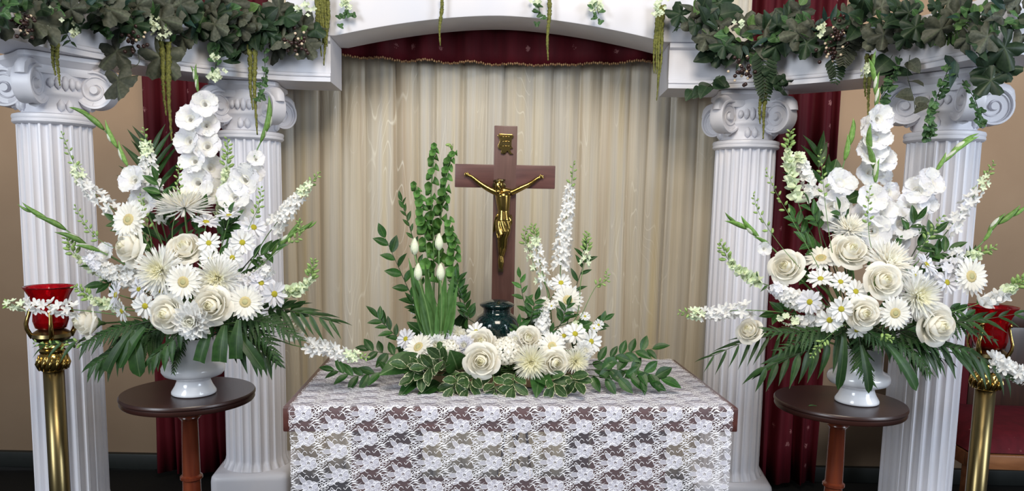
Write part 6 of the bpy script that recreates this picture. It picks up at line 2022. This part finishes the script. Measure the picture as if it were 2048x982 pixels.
garland('dense mixed-leaf garland with ferns lying on the right curved beam', [(1395, 30), (1440, 72), (1500, 88), (1560, 62), (1640, 62), (1720, 52), (1800, 45), (1880, 42), (1960, 38), (2070, 35)], yr_, 270, 23,
        [(1480, 50, 8, 9), (1735, 142, 18, 13), (1640, 58, 9, 10), (1322, 14, 20, 16)],
        [(1662, 100, 40), (1490, 142, 30), (1680, 65, 26)],
        [([(1800, 110), (1780, 165), (1760, 200)], 'ivy', 'gl_mid', 15, 14), ([(1900, 130), (1872, 200), (1860, 240), (1858, 275)], 'ivy', 'gl_mid', 15, 34), ([(1925, 160), (1950, 200), (1958, 230), (1962, 252)], 'ivy', 'gl_mid', 14, 20),
         ([(1820, 110), (1815, 150), (1828, 200), (1830, 225)], 'heart', 'gl_grey', 34, 6), ([(1440, 150), (1420, 170), (1400, 178), (1382, 182)], 'heart', 'gl_dark', 34, 6), ([(1550, 130), (1560, 160), (1570, 180)], 'ivy', 'gl_dark', 24, 7), ([(1368, 20), (1355, 50), (1345, 65)], 'pointed', 'gl_dark', 16, 5),
         ([(1985, 80), (1970, 110), (1990, 140), (2000, 145)], 'grape', 'gl_dark', 46, 4), ([(1785, 110), (1775, 130), (1770, 160)], 'heart', 'gl_dark', 48, 3)],
        [([(1525, 105), (1528, 140), (1528, 170), (1530, 202)], 28, 14, 0), ([(1700, 70), (1695, 95), (1688, 115), (1685, 132)], 26, 10, 2), ([(1665, 115), (1670, 135), (1672, 150), (1668, 168)], 22, 9, 0), ([(1940, 40), (1920, 60), (1895, 75), (1868, 84)], 22, 12, 1)],
        explicit=((1440, 75, 'heart', 'gl_dark', 46, -2.4), (1425, 110, 'heart', 'gl_dark', 40, -2.8), (1500, 55, 'round', 'gl_light', 26, 1.4), (1515, 75, 'round', 'gl_light', 26, -.6), (1530, 70, 'round', 'gl_light', 28, .4), (1488, 70, 'round', 'gl_light', 24, 2.6), (1600, 10, 'round', 'gl_light', 22, 1), (1400, 5, 'heart', 'gl_light', 34, -2), (1440, 30, 'heart', 'gl_dark', 50, .2), (1890, 110, 'pointed', 'gl_blue', 56, -1.2), (1910, 120, 'pointed', 'gl_blue', 60, -1.7), (1930, 100, 'pointed', 'gl_blue', 56, -1.0), (2000, 70, 'grape', 'gl_dark', 60, -1.2), (1960, 30, 'pointed', 'gl_blue', 70, .3), (2010, 20, 'pointed', 'gl_blue', 70, 2.6)))
# sprays of small white blossoms on top of the arch
ya = lambda x: YA - 0.006
for lab, x, y, n, sp in (('white blossom spray on the arch beside the wide moss tassel', 690, 8, 18, 15), ('white blossom spray on the arch right of centre', 1192, 8, 22, 16), ('small white blossom bit at the top of the arch', 1075, 6, 6, 8)):
    c = at(x, y, YA - .03)
    k_ = 1 / ppm(c)
    root = thing('blossom_spray', lab, 'blossom', c)
    inst('stem', MB().tube([(0, .02, .06), (0, 0, 0), (.01, -.004, -20 * k_)], .0014, 5).mesh('stem', MT['stem_dark']), root)
    rnd = random.Random(x)
    for j in range(n):
        inst('blossom', MS['tinyfl'], root, T(rnd.gauss(0, sp * .5) * k_, rnd.gauss(0, 4) * k_, rnd.gauss(0, sp * .5) * k_) @ face(V((rnd.uniform(-.8, .8), -1, rnd.uniform(-.6, .8)))) @ S(rnd.uniform(4.2, 6.5) * k_))
    for j in range(7):
        inst('leaf', gleaf('ivy', 'gl_mid'), root, T(rnd.gauss(2, 8) * k_, -.004, (rnd.gauss(-12, 14)) * k_) @ align(V((rnd.uniform(-1, 1), -.3, rnd.uniform(-1, .2))), V((0, -1, .4))) @ S(12 * k_))


# ---- hanging amaranthus tassels
def tassel(label, x, y0, y1, Y, w, nst, dx=0):
    top, bot = at(x, y0, Y), at(x + dx, y1, Y)
    k_ = 1 / ppm(top)
    root = thing('amaranth_tassel', label, 'hanging amaranth', top, 'moss-green hanging amaranth tassels')
    rnd = random.Random(int(x))
    Lh = (top - bot).z
    for s in range(nst):
        ox = (s / max(1, nst - 1) - .5) * w * .8 if nst > 1 else 0
        Ls = Lh * (1 if s == nst // 2 else rnd.uniform(.68, .93))
        n = 46
        pts, rad = [], []
        for i in range(n + 1):
            u = i / n
            pts.append(V(((ox * (1 - .3 * u) + dx * u + 1.5 * math.sin(u * 7 + s)) * k_, -(3 + rnd.uniform(0, 3)) * k_ - .004, -u * Ls)))
            rad.append(k_ * (w / max(1.6, nst) * .75) * (1.0 - .72 * u ** 1.6) * rnd.uniform(.72, 1.25))
        inst('strand', MB().tube(pts, rad, 7).mesh('strand', MT['amaranth'], smooth=True, recalc=False), root)


tassel('short moss-green tassel hanging over the far left capital', 112, 70, 172, yl(112) - .05, 13, 2, 2)
tassel('long moss-green tassel over the wall left of the tall gladiolus', 332, 85, 282, yl(332) - .05, 15, 2, 2)
tassel('long moss-green tassel before the left inner capital', 505, 90, 270, yl(505) - .05, 13, 2, 3)
tassel('wide moss-green tassel at the left end of the arch', 645, -8, 132, YA - .02, 32, 6, 2)
tassel('thin moss-green tassel hanging from the arch, left of centre', 884, -8, 93, YA - .02, 9, 1, -3)
tassel('thin moss-green tassel hanging from the arch, right of centre', 1098, -8, 122, YA - .02, 10, 1, 0)
tassel('long moss-green tassel at the right end of the arch', 1320, 12, 202, YA - .02, 20, 4, -3)
tassel('moss-green tassel under the dark fern before the right inner capital', 1528, 150, 278, yr_(1528) - .05, 13, 2, -2)
tassel('moss-green tassel behind the tallest right gladiolus', 1736, 110, 232, yr_(1736) - .03, 13, 2, 0)
